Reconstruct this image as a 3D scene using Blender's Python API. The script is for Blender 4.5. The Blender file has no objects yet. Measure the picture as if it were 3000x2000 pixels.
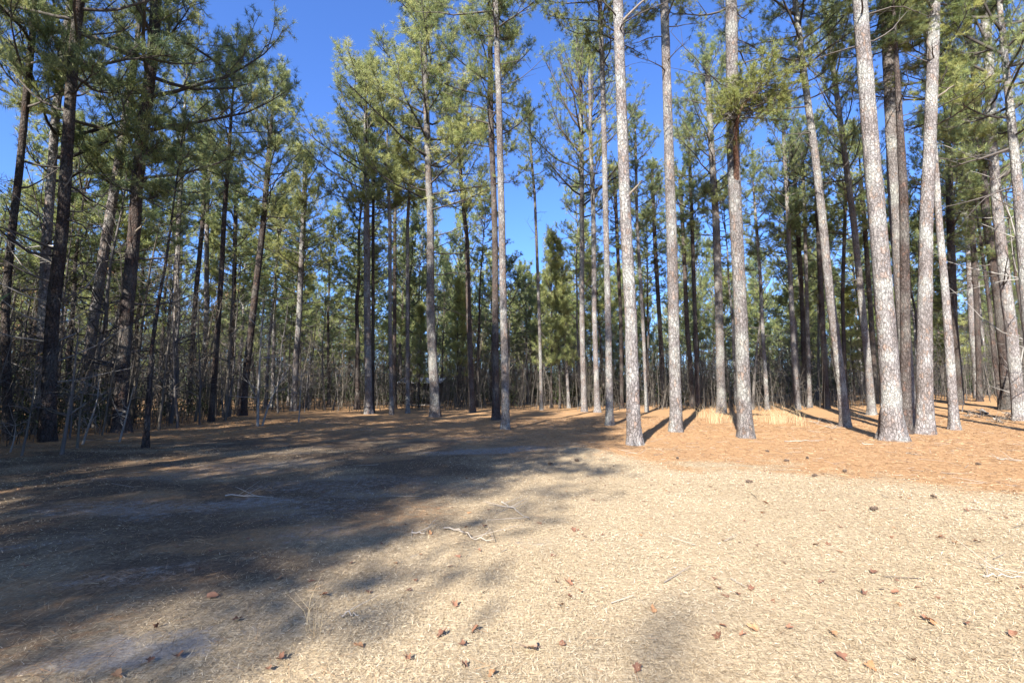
import bpy, math
import numpy as np
from mathutils import Vector, Matrix

SC = bpy.context.scene
COL = SC.collection
rad = math.radians
RNG = np.random.default_rng(11)

# ------------------------------------------------------------------ camera
F = 1333.0                      # focal length in pixels of the 3000 px wide frame (a 16 mm lens)
PITCH = rad(6.0)
CAM_H = 1.6
cam_d = bpy.data.cameras.new('camera')
cam_d.sensor_width = 36.0
cam_d.lens = F / 3000.0 * 36.0
cam_d.clip_start = 0.05
cam_d.clip_end = 2000.0
cam = bpy.data.objects.new('camera', cam_d)
COL.objects.link(cam)
cam.location = (0, 0, CAM_H)
cam.rotation_euler = (rad(90) + PITCH, 0, 0)
SC.camera = cam

# ------------------------------------------------------------------ sky, sun, exposure
SUN_EL, SHADOW_AZ = rad(33), rad(24)        # shadows run away from the camera, 24 degrees to the right
world = bpy.data.worlds.new('World')
SC.world = world
world.use_nodes = True
nt = world.node_tree
sky = nt.nodes.new('ShaderNodeTexSky')
sky.sky_type = 'NISHITA'
sky.sun_disc = False
sky.sun_elevation = SUN_EL
sky.sun_rotation = SHADOW_AZ + math.pi
sky.altitude = 0
sky.air_density = 1.0
sky.dust_density = 1.3
sky.ozone_density = 3.0
deep = nt.nodes.new('ShaderNodeMix'); deep.data_type = 'RGBA'; deep.blend_type = 'MULTIPLY'
deep.inputs[0].default_value = 1.0
deep.inputs[7].default_value = (0.78, 1.10, 1.75, 1)          # the deep winter blue of a dry day
nt.links.new(sky.outputs[0], deep.inputs[6])
nt.links.new(deep.outputs[2], nt.nodes['Background'].inputs[0])
nt.nodes['Background'].inputs[1].default_value = 0.058

sun_d = bpy.data.lights.new('sun', 'SUN')
sun_d.energy = 5.0
sun_d.angle = rad(0.5)
sun_d.color = (1.0, 0.94, 0.86)
sun = bpy.data.objects.new('sun', sun_d)
COL.objects.link(sun)
sun.location = (-40, -60, 60)
SHD = Vector((math.sin(SHADOW_AZ), math.cos(SHADOW_AZ), 0))
sun.rotation_euler = (SHD * math.cos(SUN_EL) - Vector((0, 0, math.sin(SUN_EL)))).to_track_quat('-Z', 'Y').to_euler()

SC.view_settings.view_transform = 'Standard'
SC.view_settings.look = 'None'
SC.view_settings.exposure = 1.8
SC.view_settings.gamma = 1.0
SC.view_settings.use_curve_mapping = False
SC.cycles.max_bounces = 6
SC.cycles.diffuse_bounces = 3
SC.cycles.transmission_bounces = 3

# ------------------------------------------------------------------ numpy noise, terrain
_P = np.random.default_rng(5).permutation(512).astype(np.int64)
_V = np.random.default_rng(6).random(512)

def vnoise(x, y):
    xi = np.floor(x).astype(np.int64); yi = np.floor(y).astype(np.int64)
    fx = x - xi; fy = y - yi
    fx = fx * fx * (3 - 2 * fx); fy = fy * fy * (3 - 2 * fy)
    def h(a, b):
        return _V[(_P[(a & 511)] + b) & 511]
    v = (h(xi, yi) * (1 - fx) + h(xi + 1, yi) * fx) * (1 - fy) + (h(xi, yi + 1) * (1 - fx) + h(xi + 1, yi + 1) * fx) * fy
    return v * 2 - 1

def fbm(x, y, o=4):
    x = np.asarray(x, float); y = np.asarray(y, float)
    s = 0; a = 1.0; t = 0
    for i in range(o):
        s = s + a * vnoise(x * 2 ** i + 17.3 * i, y * 2 ** i + 5.1 * i); t += a; a *= 0.5
    return s / t

def sstep(a, b, x):
    t = np.clip((np.asarray(x, float) - a) / (b - a), 0, 1)
    return t * t * (3 - 2 * t)

def ground_z(x, y):
    x = np.asarray(x, float); y = np.asarray(y, float)
    z = 1.05 * sstep(16, 38, x) * sstep(10, 26, y)
    z = z + 0.10 * fbm(x / 6.0, y / 6.0, 3) * sstep(6, 14, y) + 0.025 * fbm(x * 0.9 + 9, y * 0.9, 3)
    return z

def gz(x, y):
    return float(ground_z(x, y))

def ray(px, py):
    X = (px - 1500.0) / F; Y = -(py - 1000.0) / F
    return np.array([X, math.cos(PITCH) - math.sin(PITCH) * Y, math.sin(PITCH) + math.cos(PITCH) * Y])

def ground_at(px, py):
    d = ray(px, py)
    t = 1.0; prev = t
    while t < 160:
        p = d * t
        if CAM_H + p[2] < gz(p[0], p[1]):
            lo, hi = prev, t
            for _ in range(25):
                m = (lo + hi) / 2; p = d * m
                if CAM_H + p[2] < gz(p[0], p[1]): hi = m
                else: lo = m
            p = d * hi
            return np.array([p[0], p[1], gz(p[0], p[1])])
        prev = t; t += 0.15
    p = d * 60.0 / d[1]
    return np.array([p[0], p[1], gz(p[0], p[1])])

def at_depth(px, py, y):
    d = ray(px, py); p = d * (y / d[1])
    return np.array([p[0], y, CAM_H + p[2]])

def axis_depth(p):
    return p[1] * math.cos(PITCH) + (p[2] - CAM_H) * math.sin(PITCH)

def to_px(p):
    d = axis_depth(p)
    v = -p[1] * math.sin(PITCH) + (p[2] - CAM_H) * math.cos(PITCH)
    return 1500 + F * p[0] / d, 1000 - F * v / d

# ------------------------------------------------------------------ mesh building
class MB:
    """Collects triangles and links them as one mesh."""
    def __init__(self):
        self.v = []; self.f = []; self.m = []; self.t = []; self.n = 0
    def add(self, v, f, mat=0, tone=0.5):
        v = np.asarray(v, float); f = np.asarray(f, np.int64)
        if len(v) == 0: return
        self.v.append(v); self.f.append(f + self.n); self.m.append(np.full(len(f), mat, np.int32))
        self.t.append(np.broadcast_to(np.asarray(tone, float), (len(v),)))
        self.n += len(v)
    def tube(self, pts, radii, sides=6, mat=0, tone=0.5, cap=True, lump=None):
        pts = np.asarray(pts, float); radii = np.asarray(radii, float); n = len(pts)
        tan = np.gradient(pts, axis=0); tan /= np.linalg.norm(tan, axis=1, keepdims=True) + 1e-9
        ref = np.array([1.0, 0, 0]) if abs(tan[0, 0]) < 0.8 else np.array([0, 1.0, 0])
        a = np.cross(tan, ref); a /= np.linalg.norm(a, axis=1, keepdims=True) + 1e-9
        b = np.cross(tan, a)
        th = np.arange(sides) / sides * 2 * math.pi
        r = np.broadcast_to(radii[:, None], (n, sides))
        if lump is not None: r = r * lump
        ring = pts[:, None, :] + r[:, :, None] * (np.cos(th)[None, :, None] * a[:, None, :] + np.sin(th)[None, :, None] * b[:, None, :])
        v = ring.reshape(-1, 3)
        i = np.arange(n - 1)[:, None] * sides; j = np.arange(sides)[None, :]; k = (j + 1) % sides
        q = np.stack([i + j, i + k, i + sides + k, i + sides + j], -1).reshape(-1, 4)
        f = np.concatenate([q[:, [0, 2, 1]], q[:, [0, 3, 2]]])
        if cap:
            v = np.concatenate([v, pts[-1:], pts[:1]])
            jj = np.arange(sides)
            top = np.stack([np.full(sides, n * sides), (n - 1) * sides + jj, (n - 1) * sides + (jj + 1) % sides], -1)
            bot = np.stack([np.full(sides, n * sides + 1), (jj + 1) % sides, jj], -1)
            f = np.concatenate([f, top, bot])
        self.add(v, f, mat, tone)
    def sticks(self, A, B, ra, rb, mat=0, tone=0.5):
        """many three-sided twigs from A to B at once"""
        A = np.asarray(A, float); B = np.asarray(B, float); M = len(A)
        if M == 0: return
        ra = np.broadcast_to(np.asarray(ra, float), (M,)); rb = np.broadcast_to(np.asarray(rb, float), (M,))
        d = B - A; d = d / (np.linalg.norm(d, axis=1, keepdims=True) + 1e-9)
        ref = np.where(np.abs(d[:, 2:3]) < 0.8, np.array([[0, 0, 1.0]]), np.array([[1.0, 0, 0]]))
        a = np.cross(d, ref); a /= np.linalg.norm(a, axis=1, keepdims=True); b = np.cross(d, a)
        vs = []
        for P, r in ((A, ra), (B, rb)):
            for k in range(3):
                t = k * 2 * math.pi / 3
                vs.append(P + r[:, None] * (math.cos(t) * a + math.sin(t) * b))
        v = np.stack(vs, 1).reshape(-1, 3)
        base = np.array([[0, 1, 4], [0, 4, 3], [1, 2, 5], [1, 5, 4], [2, 0, 3], [2, 3, 5]])
        f = (np.arange(M)[:, None, None] * 6 + base[None]).reshape(-1, 3)
        tone = np.repeat(np.broadcast_to(np.asarray(tone, float), (M,)), 6)
        self.add(v, f, mat, tone)
    def blades(self, P, D, L, W, mat=0, tone=0.5, flat=None):
        """thin triangles from P along D; flat = wanted plane normal or None for a random twist"""
        M = len(P)
        if M == 0: return
        D = D / (np.linalg.norm(D, axis=1, keepdims=True) + 1e-9)
        r = RNG.normal(size=(M, 3)) if flat is None else np.broadcast_to(flat, (M, 3)) + 0.35 * RNG.normal(size=(M, 3))
        s = np.cross(D, r); s /= np.linalg.norm(s, axis=1, keepdims=True) + 1e-9
        W = np.broadcast_to(np.asarray(W, float), (M,))[:, None]; L = np.broadcast_to(np.asarray(L, float), (M,))[:, None]
        v = np.stack([P - s * W / 2, P + s * W / 2, P + D * L], 1).reshape(-1, 3)
        tone = np.repeat(np.broadcast_to(np.asarray(tone, float), (M,)), 3)
        self.add(v, np.arange(M * 3).reshape(-1, 3), mat, tone)
    def box(self, c, s, mat=0, tone=0.5, R=None):
        c = np.asarray(c, float); s = np.asarray(s, float) / 2
        v = np.array([[x, y, z] for x in (-1, 1) for y in (-1, 1) for z in (-1, 1)], float) * s
        if R is not None: v = v @ np.array(R).T
        q = [(0, 1, 3, 2), (4, 6, 7, 5), (0, 4, 5, 1), (2, 3, 7, 6), (0, 2, 6, 4), (1, 5, 7, 3)]
        f = [t for a, b, cc, d in q for t in ((a, b, cc), (a, cc, d))]
        self.add(v + c, f, mat, tone)
    def arrays(self):
        return np.concatenate(self.v), np.concatenate(self.f), np.concatenate(self.m), np.concatenate(self.t)
    def mesh(self, name, mats, smooth=True):
        v, f, m, t = self.arrays()
        return make_mesh(name, v, f, m, t, mats, smooth)

def make_mesh(name, v, f, m, t, mats, smooth=True):
    me = bpy.data.meshes.new(name)
    me.vertices.add(len(v)); me.vertices.foreach_set('co', v.astype(np.float32).ravel())
    me.loops.add(len(f) * 3); me.loops.foreach_set('vertex_index', f.astype(np.int32).ravel())
    me.polygons.add(len(f)); me.polygons.foreach_set('loop_start', (np.arange(len(f)) * 3).astype(np.int32))
    me.polygons.foreach_set('material_index', m.astype(np.int32))
    for x in mats: me.materials.append(x)
    a = me.attributes.new('tone', 'FLOAT', 'POINT'); a.data.foreach_set('value', t.astype(np.float32))
    me.update(calc_edges=True)
    me.polygons.foreach_set('use_smooth', np.full(len(f), smooth))
    return me

def link(name, data, parent=None, loc=None):
    o = bpy.data.objects.new(name, data); COL.objects.link(o)
    if parent is not None: o.parent = parent
    if loc is not None: o.location = loc
    return o

def tag(o, label=None, cat=None, group=None, kind=None):
    if label: o['label'] = label
    if cat: o['category'] = cat
    if group: o['group'] = group
    if kind: o['kind'] = kind
    return o

def thing(name, loc, label, cat, group=None):
    return tag(link(name, None, None, [float(c) for c in loc]), label, cat, group)

# ------------------------------------------------------------------ materials
def new_mat(name):
    m = bpy.data.materials.new(name); m.use_nodes = True
    n = m.node_tree; n.nodes.clear()
    out = n.nodes.new('ShaderNodeOutputMaterial')
    return m, n, out

def N(nt, kind, **kw):
    n = nt.nodes.new(kind)
    for k, v in kw.items():
        if k in ('operation', 'blend_type', 'data_type', 'feature', 'attribute_name', 'noise_dimensions', 'distance', 'voronoi_dimensions'): setattr(n, k, v)
        else: n.inputs[k].default_value = v
    return n

def ramp(nt, stops, src):
    r = nt.nodes.new('ShaderNodeValToRGB')
    e = r.color_ramp.elements
    while len(e) < len(stops): e.new(0.5)
    for x, (p, c) in zip(e, stops):
        x.position = p; x.color = (*c, 1) if len(c) == 3 else c
    nt.links.new(src, r.inputs[0])
    return r

def mix(nt, fac, a, b, blend='MIX'):
    m = nt.nodes.new('ShaderNodeMix'); m.data_type = 'RGBA'; m.blend_type = blend
    for s, v in ((m.inputs[0], fac), (m.inputs[6], a), (m.inputs[7], b)):
        if hasattr(v, 'links') or hasattr(v, 'is_linked'): nt.links.new(v, s)
        else: s.default_value = v if not isinstance(v, tuple) else ((*v, 1) if len(v) == 3 else v)
    return m.outputs[2]

def math_n(nt, op, a, b=None):
    m = nt.nodes.new('ShaderNodeMath'); m.operation = op
    for s, v in ((m.inputs[0], a), (m.inputs[1], b)):
        if v is None: continue
        if hasattr(v, 'is_linked'): nt.links.new(v, s)
        else: s.default_value = v
    return m.outputs[0]

def bark_mat(name, lo, hi, plate, lichen, lich_amt, scale=13.0):
    m, n, out = new_mat(name)
    geo = N(n, 'ShaderNodeNewGeometry')
    mp = N(n, 'ShaderNodeMapping'); mp.inputs['Scale'].default_value = (1, 1, 0.42)
    n.links.new(geo.outputs['Position'], mp.inputs[0])
    wob = N(n, 'ShaderNodeTexNoise', Scale=14.0, Detail=3.0)
    n.links.new(geo.outputs['Position'], wob.inputs['Vector'])
    vv = N(n, 'ShaderNodeVectorMath', operation='MULTIPLY_ADD')
    n.links.new(wob.outputs['Color'], vv.inputs[0]); vv.inputs[1].default_value = (0.12, 0.12, 0.12)
    n.links.new(mp.outputs[0], vv.inputs[2])
    ve = N(n, 'ShaderNodeTexVoronoi', feature='DISTANCE_TO_EDGE', Scale=scale)
    vc = N(n, 'ShaderNodeTexVoronoi', feature='F1', Scale=scale)
    n.links.new(vv.outputs[0], ve.inputs['Vector']); n.links.new(vv.outputs[0], vc.inputs['Vector'])
    fine = N(n, 'ShaderNodeTexNoise', Scale=45.0, Detail=5.0, Roughness=0.7)
    n.links.new(geo.outputs['Position'], fine.inputs['Vector'])
    big = N(n, 'ShaderNodeTexNoise', Scale=1.1, Detail=4.0)
    n.links.new(geo.outputs['Position'], big.inputs['Vector'])
    oi = N(n, 'ShaderNodeObjectInfo')
    c = ramp(n, [(0.25, lo), (0.75, hi)], fine.outputs[0]).outputs[0]
    sep = N(n, 'ShaderNodeSeparateColor'); n.links.new(vc.outputs['Color'], sep.inputs[0])
    pf = ramp(n, [(0.78, (0, 0, 0)), (0.98, (0.6,) * 3)], sep.outputs[0]).outputs[0]
    c = mix(n, pf, c, plate)
    lf = math_n(n, 'ADD', big.outputs[0], math_n(n, 'MULTIPLY', fine.outputs[0], 0.35))
    lr = ramp(n, [(0.66, (0, 0, 0)), (0.80, (lich_amt,) * 3)], lf).outputs[0]
    c = mix(n, lr, c, lichen)
    cr = ramp(n, [(0.0, (0.26,) * 3), (0.05, (0.72,) * 3), (0.12, (1,) * 3)], math_n(n, 'MULTIPLY', ve.outputs['Distance'], math_n(n, 'ADD', math_n(n, 'MULTIPLY', fine.outputs[0], 2.0), 0.2))).outputs[0]
    c = mix(n, 1.0, c, cr, 'MULTIPLY')
    ms = N(n, 'ShaderNodeMapping'); ms.inputs['Scale'].default_value = (1, 1, 0.38)
    n.links.new(geo.outputs['Position'], ms.inputs[0])
    stk = N(n, 'ShaderNodeTexNoise', Scale=17.0, Detail=4.0, Roughness=0.65); n.links.new(ms.outputs[0], stk.inputs['Vector'])
    c = mix(n, 1.0, c, ramp(n, [(0.30, (0.55, 0.53, 0.52)), (0.46, (0.92, 0.91, 0.9)), (0.68, (1.12, 1.12, 1.12))], stk.outputs[0]).outputs[0], 'MULTIPLY')
    c = mix(n, 1.0, c, ramp(n, [(0.30, (0.68, 0.63, 0.60)), (0.62, (1.05, 1.05, 1.05))], big.outputs[0]).outputs[0], 'MULTIPLY')
    vr = ramp(n, [(0.0, (0.78, 0.76, 0.74)), (1.0, (1.12, 1.1, 1.1))], oi.outputs['Random']).outputs[0]
    c = mix(n, 1.0, c, vr, 'MULTIPLY')
    bs = N(n, 'ShaderNodeBsdfPrincipled', Roughness=0.95); bs.inputs['Specular IOR Level'].default_value = 0.1
    n.links.new(c, bs.inputs['Base Color'])
    hgt = math_n(n, 'ADD', math_n(n, 'MINIMUM', ve.outputs['Distance'], 0.22), math_n(n, 'MULTIPLY', fine.outputs[0], 0.09))
    bp = N(n, 'ShaderNodeBump', Strength=0.9, Distance=0.12)
    n.links.new(hgt, bp.inputs['Height']); n.links.new(bp.outputs[0], bs.inputs['Normal'])
    n.links.new(bs.outputs[0], out.inputs[0])
    return m

def tone_mat(name, stops, rough=0.9, trans=0.0, noise=0.0, nscale=1.0, objvar=0.0):
    m, n, out = new_mat(name)
    at = N(n, 'ShaderNodeAttribute', attribute_name='tone')
    src = at.outputs['Fac']
    geo = N(n, 'ShaderNodeNewGeometry')
    if noise:
        tx = N(n, 'ShaderNodeTexNoise', Scale=nscale, Detail=3.0)
        n.links.new(geo.outputs['Position'], tx.inputs['Vector'])
        src = math_n(n, 'ADD', src, math_n(n, 'MULTIPLY', math_n(n, 'SUBTRACT', tx.outputs[0], 0.5), noise))
    c = ramp(n, stops, src).outputs[0]
    if objvar:
        oi = N(n, 'ShaderNodeObjectInfo')
        vr = ramp(n, [(0.0, (1 - objvar, 1 - objvar * 0.8, 1 - objvar * 0.3)), (0.5, (1, 1, 1)), (1.0, (1 + objvar, 1 + objvar * 0.7, 1 - objvar * .3))], oi.outputs['Random']).outputs[0]
        c = mix(n, 1.0, c, vr, 'MULTIPLY')
    d = N(n, 'ShaderNodeBsdfPrincipled', Roughness=rough); d.inputs['Specular IOR Level'].default_value = 0.2
    n.links.new(c, d.inputs['Base Color'])
    if trans:
        t = N(n, 'ShaderNodeBsdfTranslucent'); n.links.new(c, t.inputs[0])
        ms = N(n, 'ShaderNodeMixShader', Fac=trans)
        n.links.new(d.outputs[0], ms.inputs[1]); n.links.new(t.outputs[0], ms.inputs[2])
        n.links.new(ms.outputs[0], out.inputs[0])
    else:
        n.links.new(d.outputs[0], out.inputs[0])
    return m

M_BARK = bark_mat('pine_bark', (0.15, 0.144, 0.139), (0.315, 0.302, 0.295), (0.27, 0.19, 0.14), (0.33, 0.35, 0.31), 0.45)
M_BARKD = bark_mat('pine_bark_brown_shaded', (0.05, 0.042, 0.038), (0.135, 0.117, 0.108), (0.14, 0.085, 0.062), (0.17, 0.18, 0.155), 0.25)  # brown bark, also kept dark to paint shade onto the shaded trunks
M_BARKR = bark_mat('pine_bark_reddish', (0.10, 0.06, 0.045), (0.22, 0.13, 0.095), (0.28, 0.15, 0.09), (0.25, 0.22, 0.18), 0.15, 16.0)
M_LIMB = tone_mat('limb_bark', [(0.0, (0.03, 0.026, 0.023)), (1.0, (0.115, 0.10, 0.09))], noise=0.5, nscale=8)
M_TWIG = tone_mat('grey_twig', [(0.0, (0.034, 0.03, 0.026)), (1.0, (0.16, 0.143, 0.125))], noise=0.35, nscale=5, objvar=0.15)
M_PALE = tone_mat('pale_sapling_bark', [(0.0, (0.12, 0.112, 0.10)), (1.0, (0.28, 0.262, 0.235))], noise=0.5, nscale=12)
M_NEED = tone_mat('pine_needles', [(0.0, (0.08, 0.122, 0.062)), (0.35, (0.195, 0.24, 0.098)), (0.7, (0.33, 0.36, 0.14)), (1.0, (0.41, 0.395, 0.165))], rough=0.5, trans=0.45, noise=0.35, nscale=0.6, objvar=0.16)
M_FARN = tone_mat('distant_foliage', [(0.0, (0.08, 0.11, 0.06)), (0.5, (0.18, 0.21, 0.11)), (1.0, (0.30, 0.31, 0.19))], rough=0.6, trans=0.4, noise=0.4, nscale=0.3)
M_NEEDC = tone_mat('sun_tinted_yellowish_needles', [(0.0, (0.13, 0.165, 0.066)), (0.35, (0.29, 0.32, 0.12)), (0.7, (0.42, 0.435, 0.17)), (1.0, (0.48, 0.455, 0.20))], rough=0.5, trans=0.45, noise=0.35, nscale=0.6, objvar=0.1)  # brighter, yellower needle copy with sunlight put into its colour
M_NEEDY = tone_mat('pine_needles_fresh', [(0.0, (0.09, 0.12, 0.035)), (0.5, (0.20, 0.23, 0.065)), (1.0, (0.30, 0.29, 0.10))], rough=0.55, trans=0.3, noise=0.3, nscale=1.0)
M_SHRUB = tone_mat('shrub_leaves', [(0.0, (0.018, 0.03, 0.012)), (1.0, (0.075, 0.095, 0.035))], rough=0.5, trans=0.25, noise=0.4, nscale=0.8)
M_OAKL = tone_mat('clinging_dead_leaves', [(0.0, (0.12, 0.07, 0.04)), (1.0, (0.30, 0.19, 0.10))], trans=0.2)
M_GRASS = tone_mat('dormant_grass', [(0.0, (0.15, 0.105, 0.06)), (0.3, (0.34, 0.255, 0.15)), (0.65, (0.52, 0.425, 0.275)), (1.0, (0.62, 0.54, 0.405))], trans=0.15)
M_STRAW = tone_mat('fallen_needles', [(0.0, (0.13, 0.075, 0.043)), (0.5, (0.34, 0.205, 0.105)), (1.0, (0.52, 0.38, 0.225))], trans=0.05)
M_SEDGE = tone_mat('dry_sedge', [(0.0, (0.45, 0.33, 0.17)), (1.0, (0.72, 0.58, 0.36))], trans=0.2)
M_LEAF = tone_mat('dead_leaf', [(0.0, (0.10, 0.05, 0.035)), (0.5, (0.20, 0.10, 0.06)), (0.85, (0.30, 0.165, 0.08)), (1.0, (0.25, 0.18, 0.12))], noise=0.25, nscale=40, rough=0.7)
M_STICK = tone_mat('weathered_stick', [(0.0, (0.10, 0.08, 0.062)), (1.0, (0.36, 0.315, 0.26))], noise=0.5, nscale=15)
M_CONE = tone_mat('pine_cone', [(0.0, (0.07, 0.05, 0.04)), (1.0, (0.22, 0.16, 0.11))], noise=0.4, nscale=60)
M_BOARD = tone_mat('weathered_board', [(0.0, (0.03, 0.028, 0.026)), (1.0, (0.12, 0.105, 0.095))], noise=0.5, nscale=4)
M_ROOF = tone_mat('pale_metal_roof', [(0.0, (0.30, 0.31, 0.32)), (1.0, (0.55, 0.56, 0.57))], rough=0.5, noise=0.3, nscale=3)
M_WHITE = tone_mat('white_paint', [(0.0, (0.6, 0.61, 0.62)), (1.0, (0.82, 0.82, 0.81))], rough=0.6, noise=0.2, nscale=2)
M_PANE = tone_mat('dark_pane', [(0.0, (0.02, 0.022, 0.025)), (1.0, (0.05, 0.05, 0.06))], rough=0.1)
M_WIRE = tone_mat('galvanised_wire', [(0.0, (0.22, 0.22, 0.22)), (1.0, (0.42, 0.42, 0.42))], rough=0.5)

def ground_mat():
    m, n, out = new_mat('ground_cover')
    geo = N(n, 'ShaderNodeNewGeometry'); P = geo.outputs['Position']
    z = N(n, 'ShaderNodeAttribute', attribute_name='zone')
    sep = N(n, 'ShaderNodeSeparateColor'); n.links.new(z.outputs['Color'], sep.inputs[0])
    def noise(s, d=5.0, r=0.6, warp=None):
        t = N(n, 'ShaderNodeTexNoise', Scale=s, Detail=d, Roughness=r)
        n.links.new(P if warp is None else warp, t.inputs['Vector']); return t.outputs[0]
    f1 = noise(55, 6, 0.75); f2 = noise(9, 5, 0.65); f3 = noise(1.3, 4); f4 = noise(0.35, 3)
    # long thin streaks, as lying needles and blades
    mp = N(n, 'ShaderNodeMapping'); mp.inputs['Scale'].default_value = (1, 0.25, 1); mp.inputs['Rotation'].default_value = (0, 0, 0.6)
    n.links.new(P, mp.inputs[0]); s1 = noise(75, 3, 0.6, mp.outputs[0])
    mp2 = N(n, 'ShaderNodeMapping'); mp2.inputs['Scale'].default_value = (0.25, 1, 1); mp2.inputs['Rotation'].default_value = (0, 0, 0.25)
    n.links.new(P, mp2.inputs[0]); s2 = noise(70, 3, 0.6, mp2.outputs[0])
    st = math_n(n, 'ADD', math_n(n, 'MULTIPLY', s1, 0.5), math_n(n, 'MULTIPLY', s2, 0.5))
    tex = math_n(n, 'ADD', math_n(n, 'MULTIPLY', st, 0.6), math_n(n, 'MULTIPLY', f1, 0.4))
    lawn = ramp(n, [(0.32, (0.10, 0.075, 0.047)), (0.44, (0.24, 0.185, 0.115)), (0.58, (0.44, 0.355, 0.235)), (0.72, (0.56, 0.475, 0.34))], tex).outputs[0]
    lawn = mix(n, ramp(n, [(0.45, (0, 0, 0)), (0.72, (0.6,) * 3)], f3).outputs[0], lawn, (0.32, 0.25, 0.16))
    pine = ramp(n, [(0.32, (0.13, 0.076, 0.042)), (0.45, (0.285, 0.172, 0.09)), (0.58, (0.40, 0.25, 0.125)), (0.72, (0.48, 0.36, 0.215))], tex).outputs[0]
    pine = mix(n, ramp(n, [(0.5, (0, 0, 0)), (0.75, (0.5,) * 3)], f2).outputs[0], pine, (0.30, 0.15, 0.075))
    sand = ramp(n, [(0.3, (0.15, 0.13, 0.108)), (0.7, (0.33, 0.30, 0.262))], f1).outputs[0]
    shade_dirt = ramp(n, [(0.3, (0.05, 0.037, 0.027)), (0.5, (0.115, 0.085, 0.06)), (0.72, (0.23, 0.178, 0.122))], tex).outputs[0]  # brown litter colour, its darkness also stands in for tree shade
    br = math_n(n, 'MULTIPLY', math_n(n, 'SUBTRACT', math_n(n, 'ADD', math_n(n, 'MULTIPLY', f2, 0.6), math_n(n, 'MULTIPLY', f1, 0.4)), 0.5), 1.1)
    def mask(ch, gain=1.0, w=0.12):
        return ramp(n, [(0.5 - w, (0, 0, 0)), (0.5 + w, (1, 1, 1))], math_n(n, 'ADD', ch, math_n(n, 'MULTIPLY', br, gain))).outputs[0]
    c = mix(n, mask(sep.outputs[2], 1.2, 0.3), lawn, shade_dirt)
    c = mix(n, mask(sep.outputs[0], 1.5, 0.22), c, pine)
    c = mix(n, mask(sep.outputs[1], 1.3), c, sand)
    bs = N(n, 'ShaderNodeBsdfPrincipled', Roughness=1.0); bs.inputs['Specular IOR Level'].default_value = 0.0
    n.links.new(c, bs.inputs['Base Color'])
    h = math_n(n, 'ADD', math_n(n, 'MULTIPLY', tex, 0.6), math_n(n, 'MULTIPLY', f2, 0.9))
    bp = N(n, 'ShaderNodeBump', Strength=0.6, Distance=0.04)
    n.links.new(h, bp.inputs['Height']); n.links.new(bp.outputs[0], bs.inputs['Normal'])
    n.links.new(bs.outputs[0], out.inputs[0])
    return m
M_GROUND = ground_mat()

# ------------------------------------------------------------------ ground
EDGE_X = np.array([-60, -30, -14, -10, -6, -3, -1, 2, 4, 5.5, 7, 9, 12, 20, 60.])
EDGE_Y = np.array([4.0, 6.5, 10.5, 15, 16.5, 15.5, 13, 11.2, 10.4, 8.8, 7.4, 6.4, 5.6, 4.0, 1.0])
SAND_SPOTS = [(420, 1905, 0.55, 0.8), (1420, 1322, 1.6, 0.75), (1225, 1430, 1.3, 0.5), (560, 1480, 1.5, 0.7), (250, 1480, 1.0, 0.6), (330, 1690, 0.7, 0.6), (60, 1600, .8, .6),
              (1560, 1590, 0.5, .5), (1180, 1640, .6, .45), (700, 1365, 2.0, .6), (950, 1560, .9, .55)]
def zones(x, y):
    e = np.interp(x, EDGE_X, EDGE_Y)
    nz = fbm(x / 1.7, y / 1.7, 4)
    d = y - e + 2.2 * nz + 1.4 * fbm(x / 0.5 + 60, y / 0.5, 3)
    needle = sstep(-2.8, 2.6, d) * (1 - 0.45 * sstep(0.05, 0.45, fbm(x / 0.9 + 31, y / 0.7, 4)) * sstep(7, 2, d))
    left = sstep(1.0, -3.5, x - 0.28 * (y - 4) + 1.5 * fbm(x / 2.5 + 40, y / 2.5, 3))     # brown litter under the trees, darkened as well to deepen their shade
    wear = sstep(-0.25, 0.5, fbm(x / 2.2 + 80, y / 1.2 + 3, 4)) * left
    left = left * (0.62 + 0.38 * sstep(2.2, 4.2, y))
    shade_dirt = np.clip(left * (0.72 + 0.45 * fbm(x / 1.1 + 5, y / 0.6, 4)) , 0, 0.9)
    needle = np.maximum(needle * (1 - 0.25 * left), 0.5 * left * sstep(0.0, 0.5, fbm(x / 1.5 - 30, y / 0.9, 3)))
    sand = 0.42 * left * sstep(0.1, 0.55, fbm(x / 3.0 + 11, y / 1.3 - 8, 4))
    for px, py, r, a in SAND_SPOTS:
        c = SAND_C[(px, py)]
        q = np.hypot((x - c[0]) / (r * 1.5), (y - c[1] - 0.25 * (x - c[0])) / (r * 0.7))
        sand = np.maximum(sand, 0.75 * a * sstep(1.3, 0.1, q + 0.7 * fbm(x / (0.6 * r) + px, y / (0.35 * r), 4)))
    far = sstep(30, 45, y)
    return needle, sand * (1 - far), np.maximum(shade_dirt, 0.35 * far)
SAND_C = {(px, py): ground_at(px, py) for px, py, r, a in SAND_SPOTS}

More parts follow.
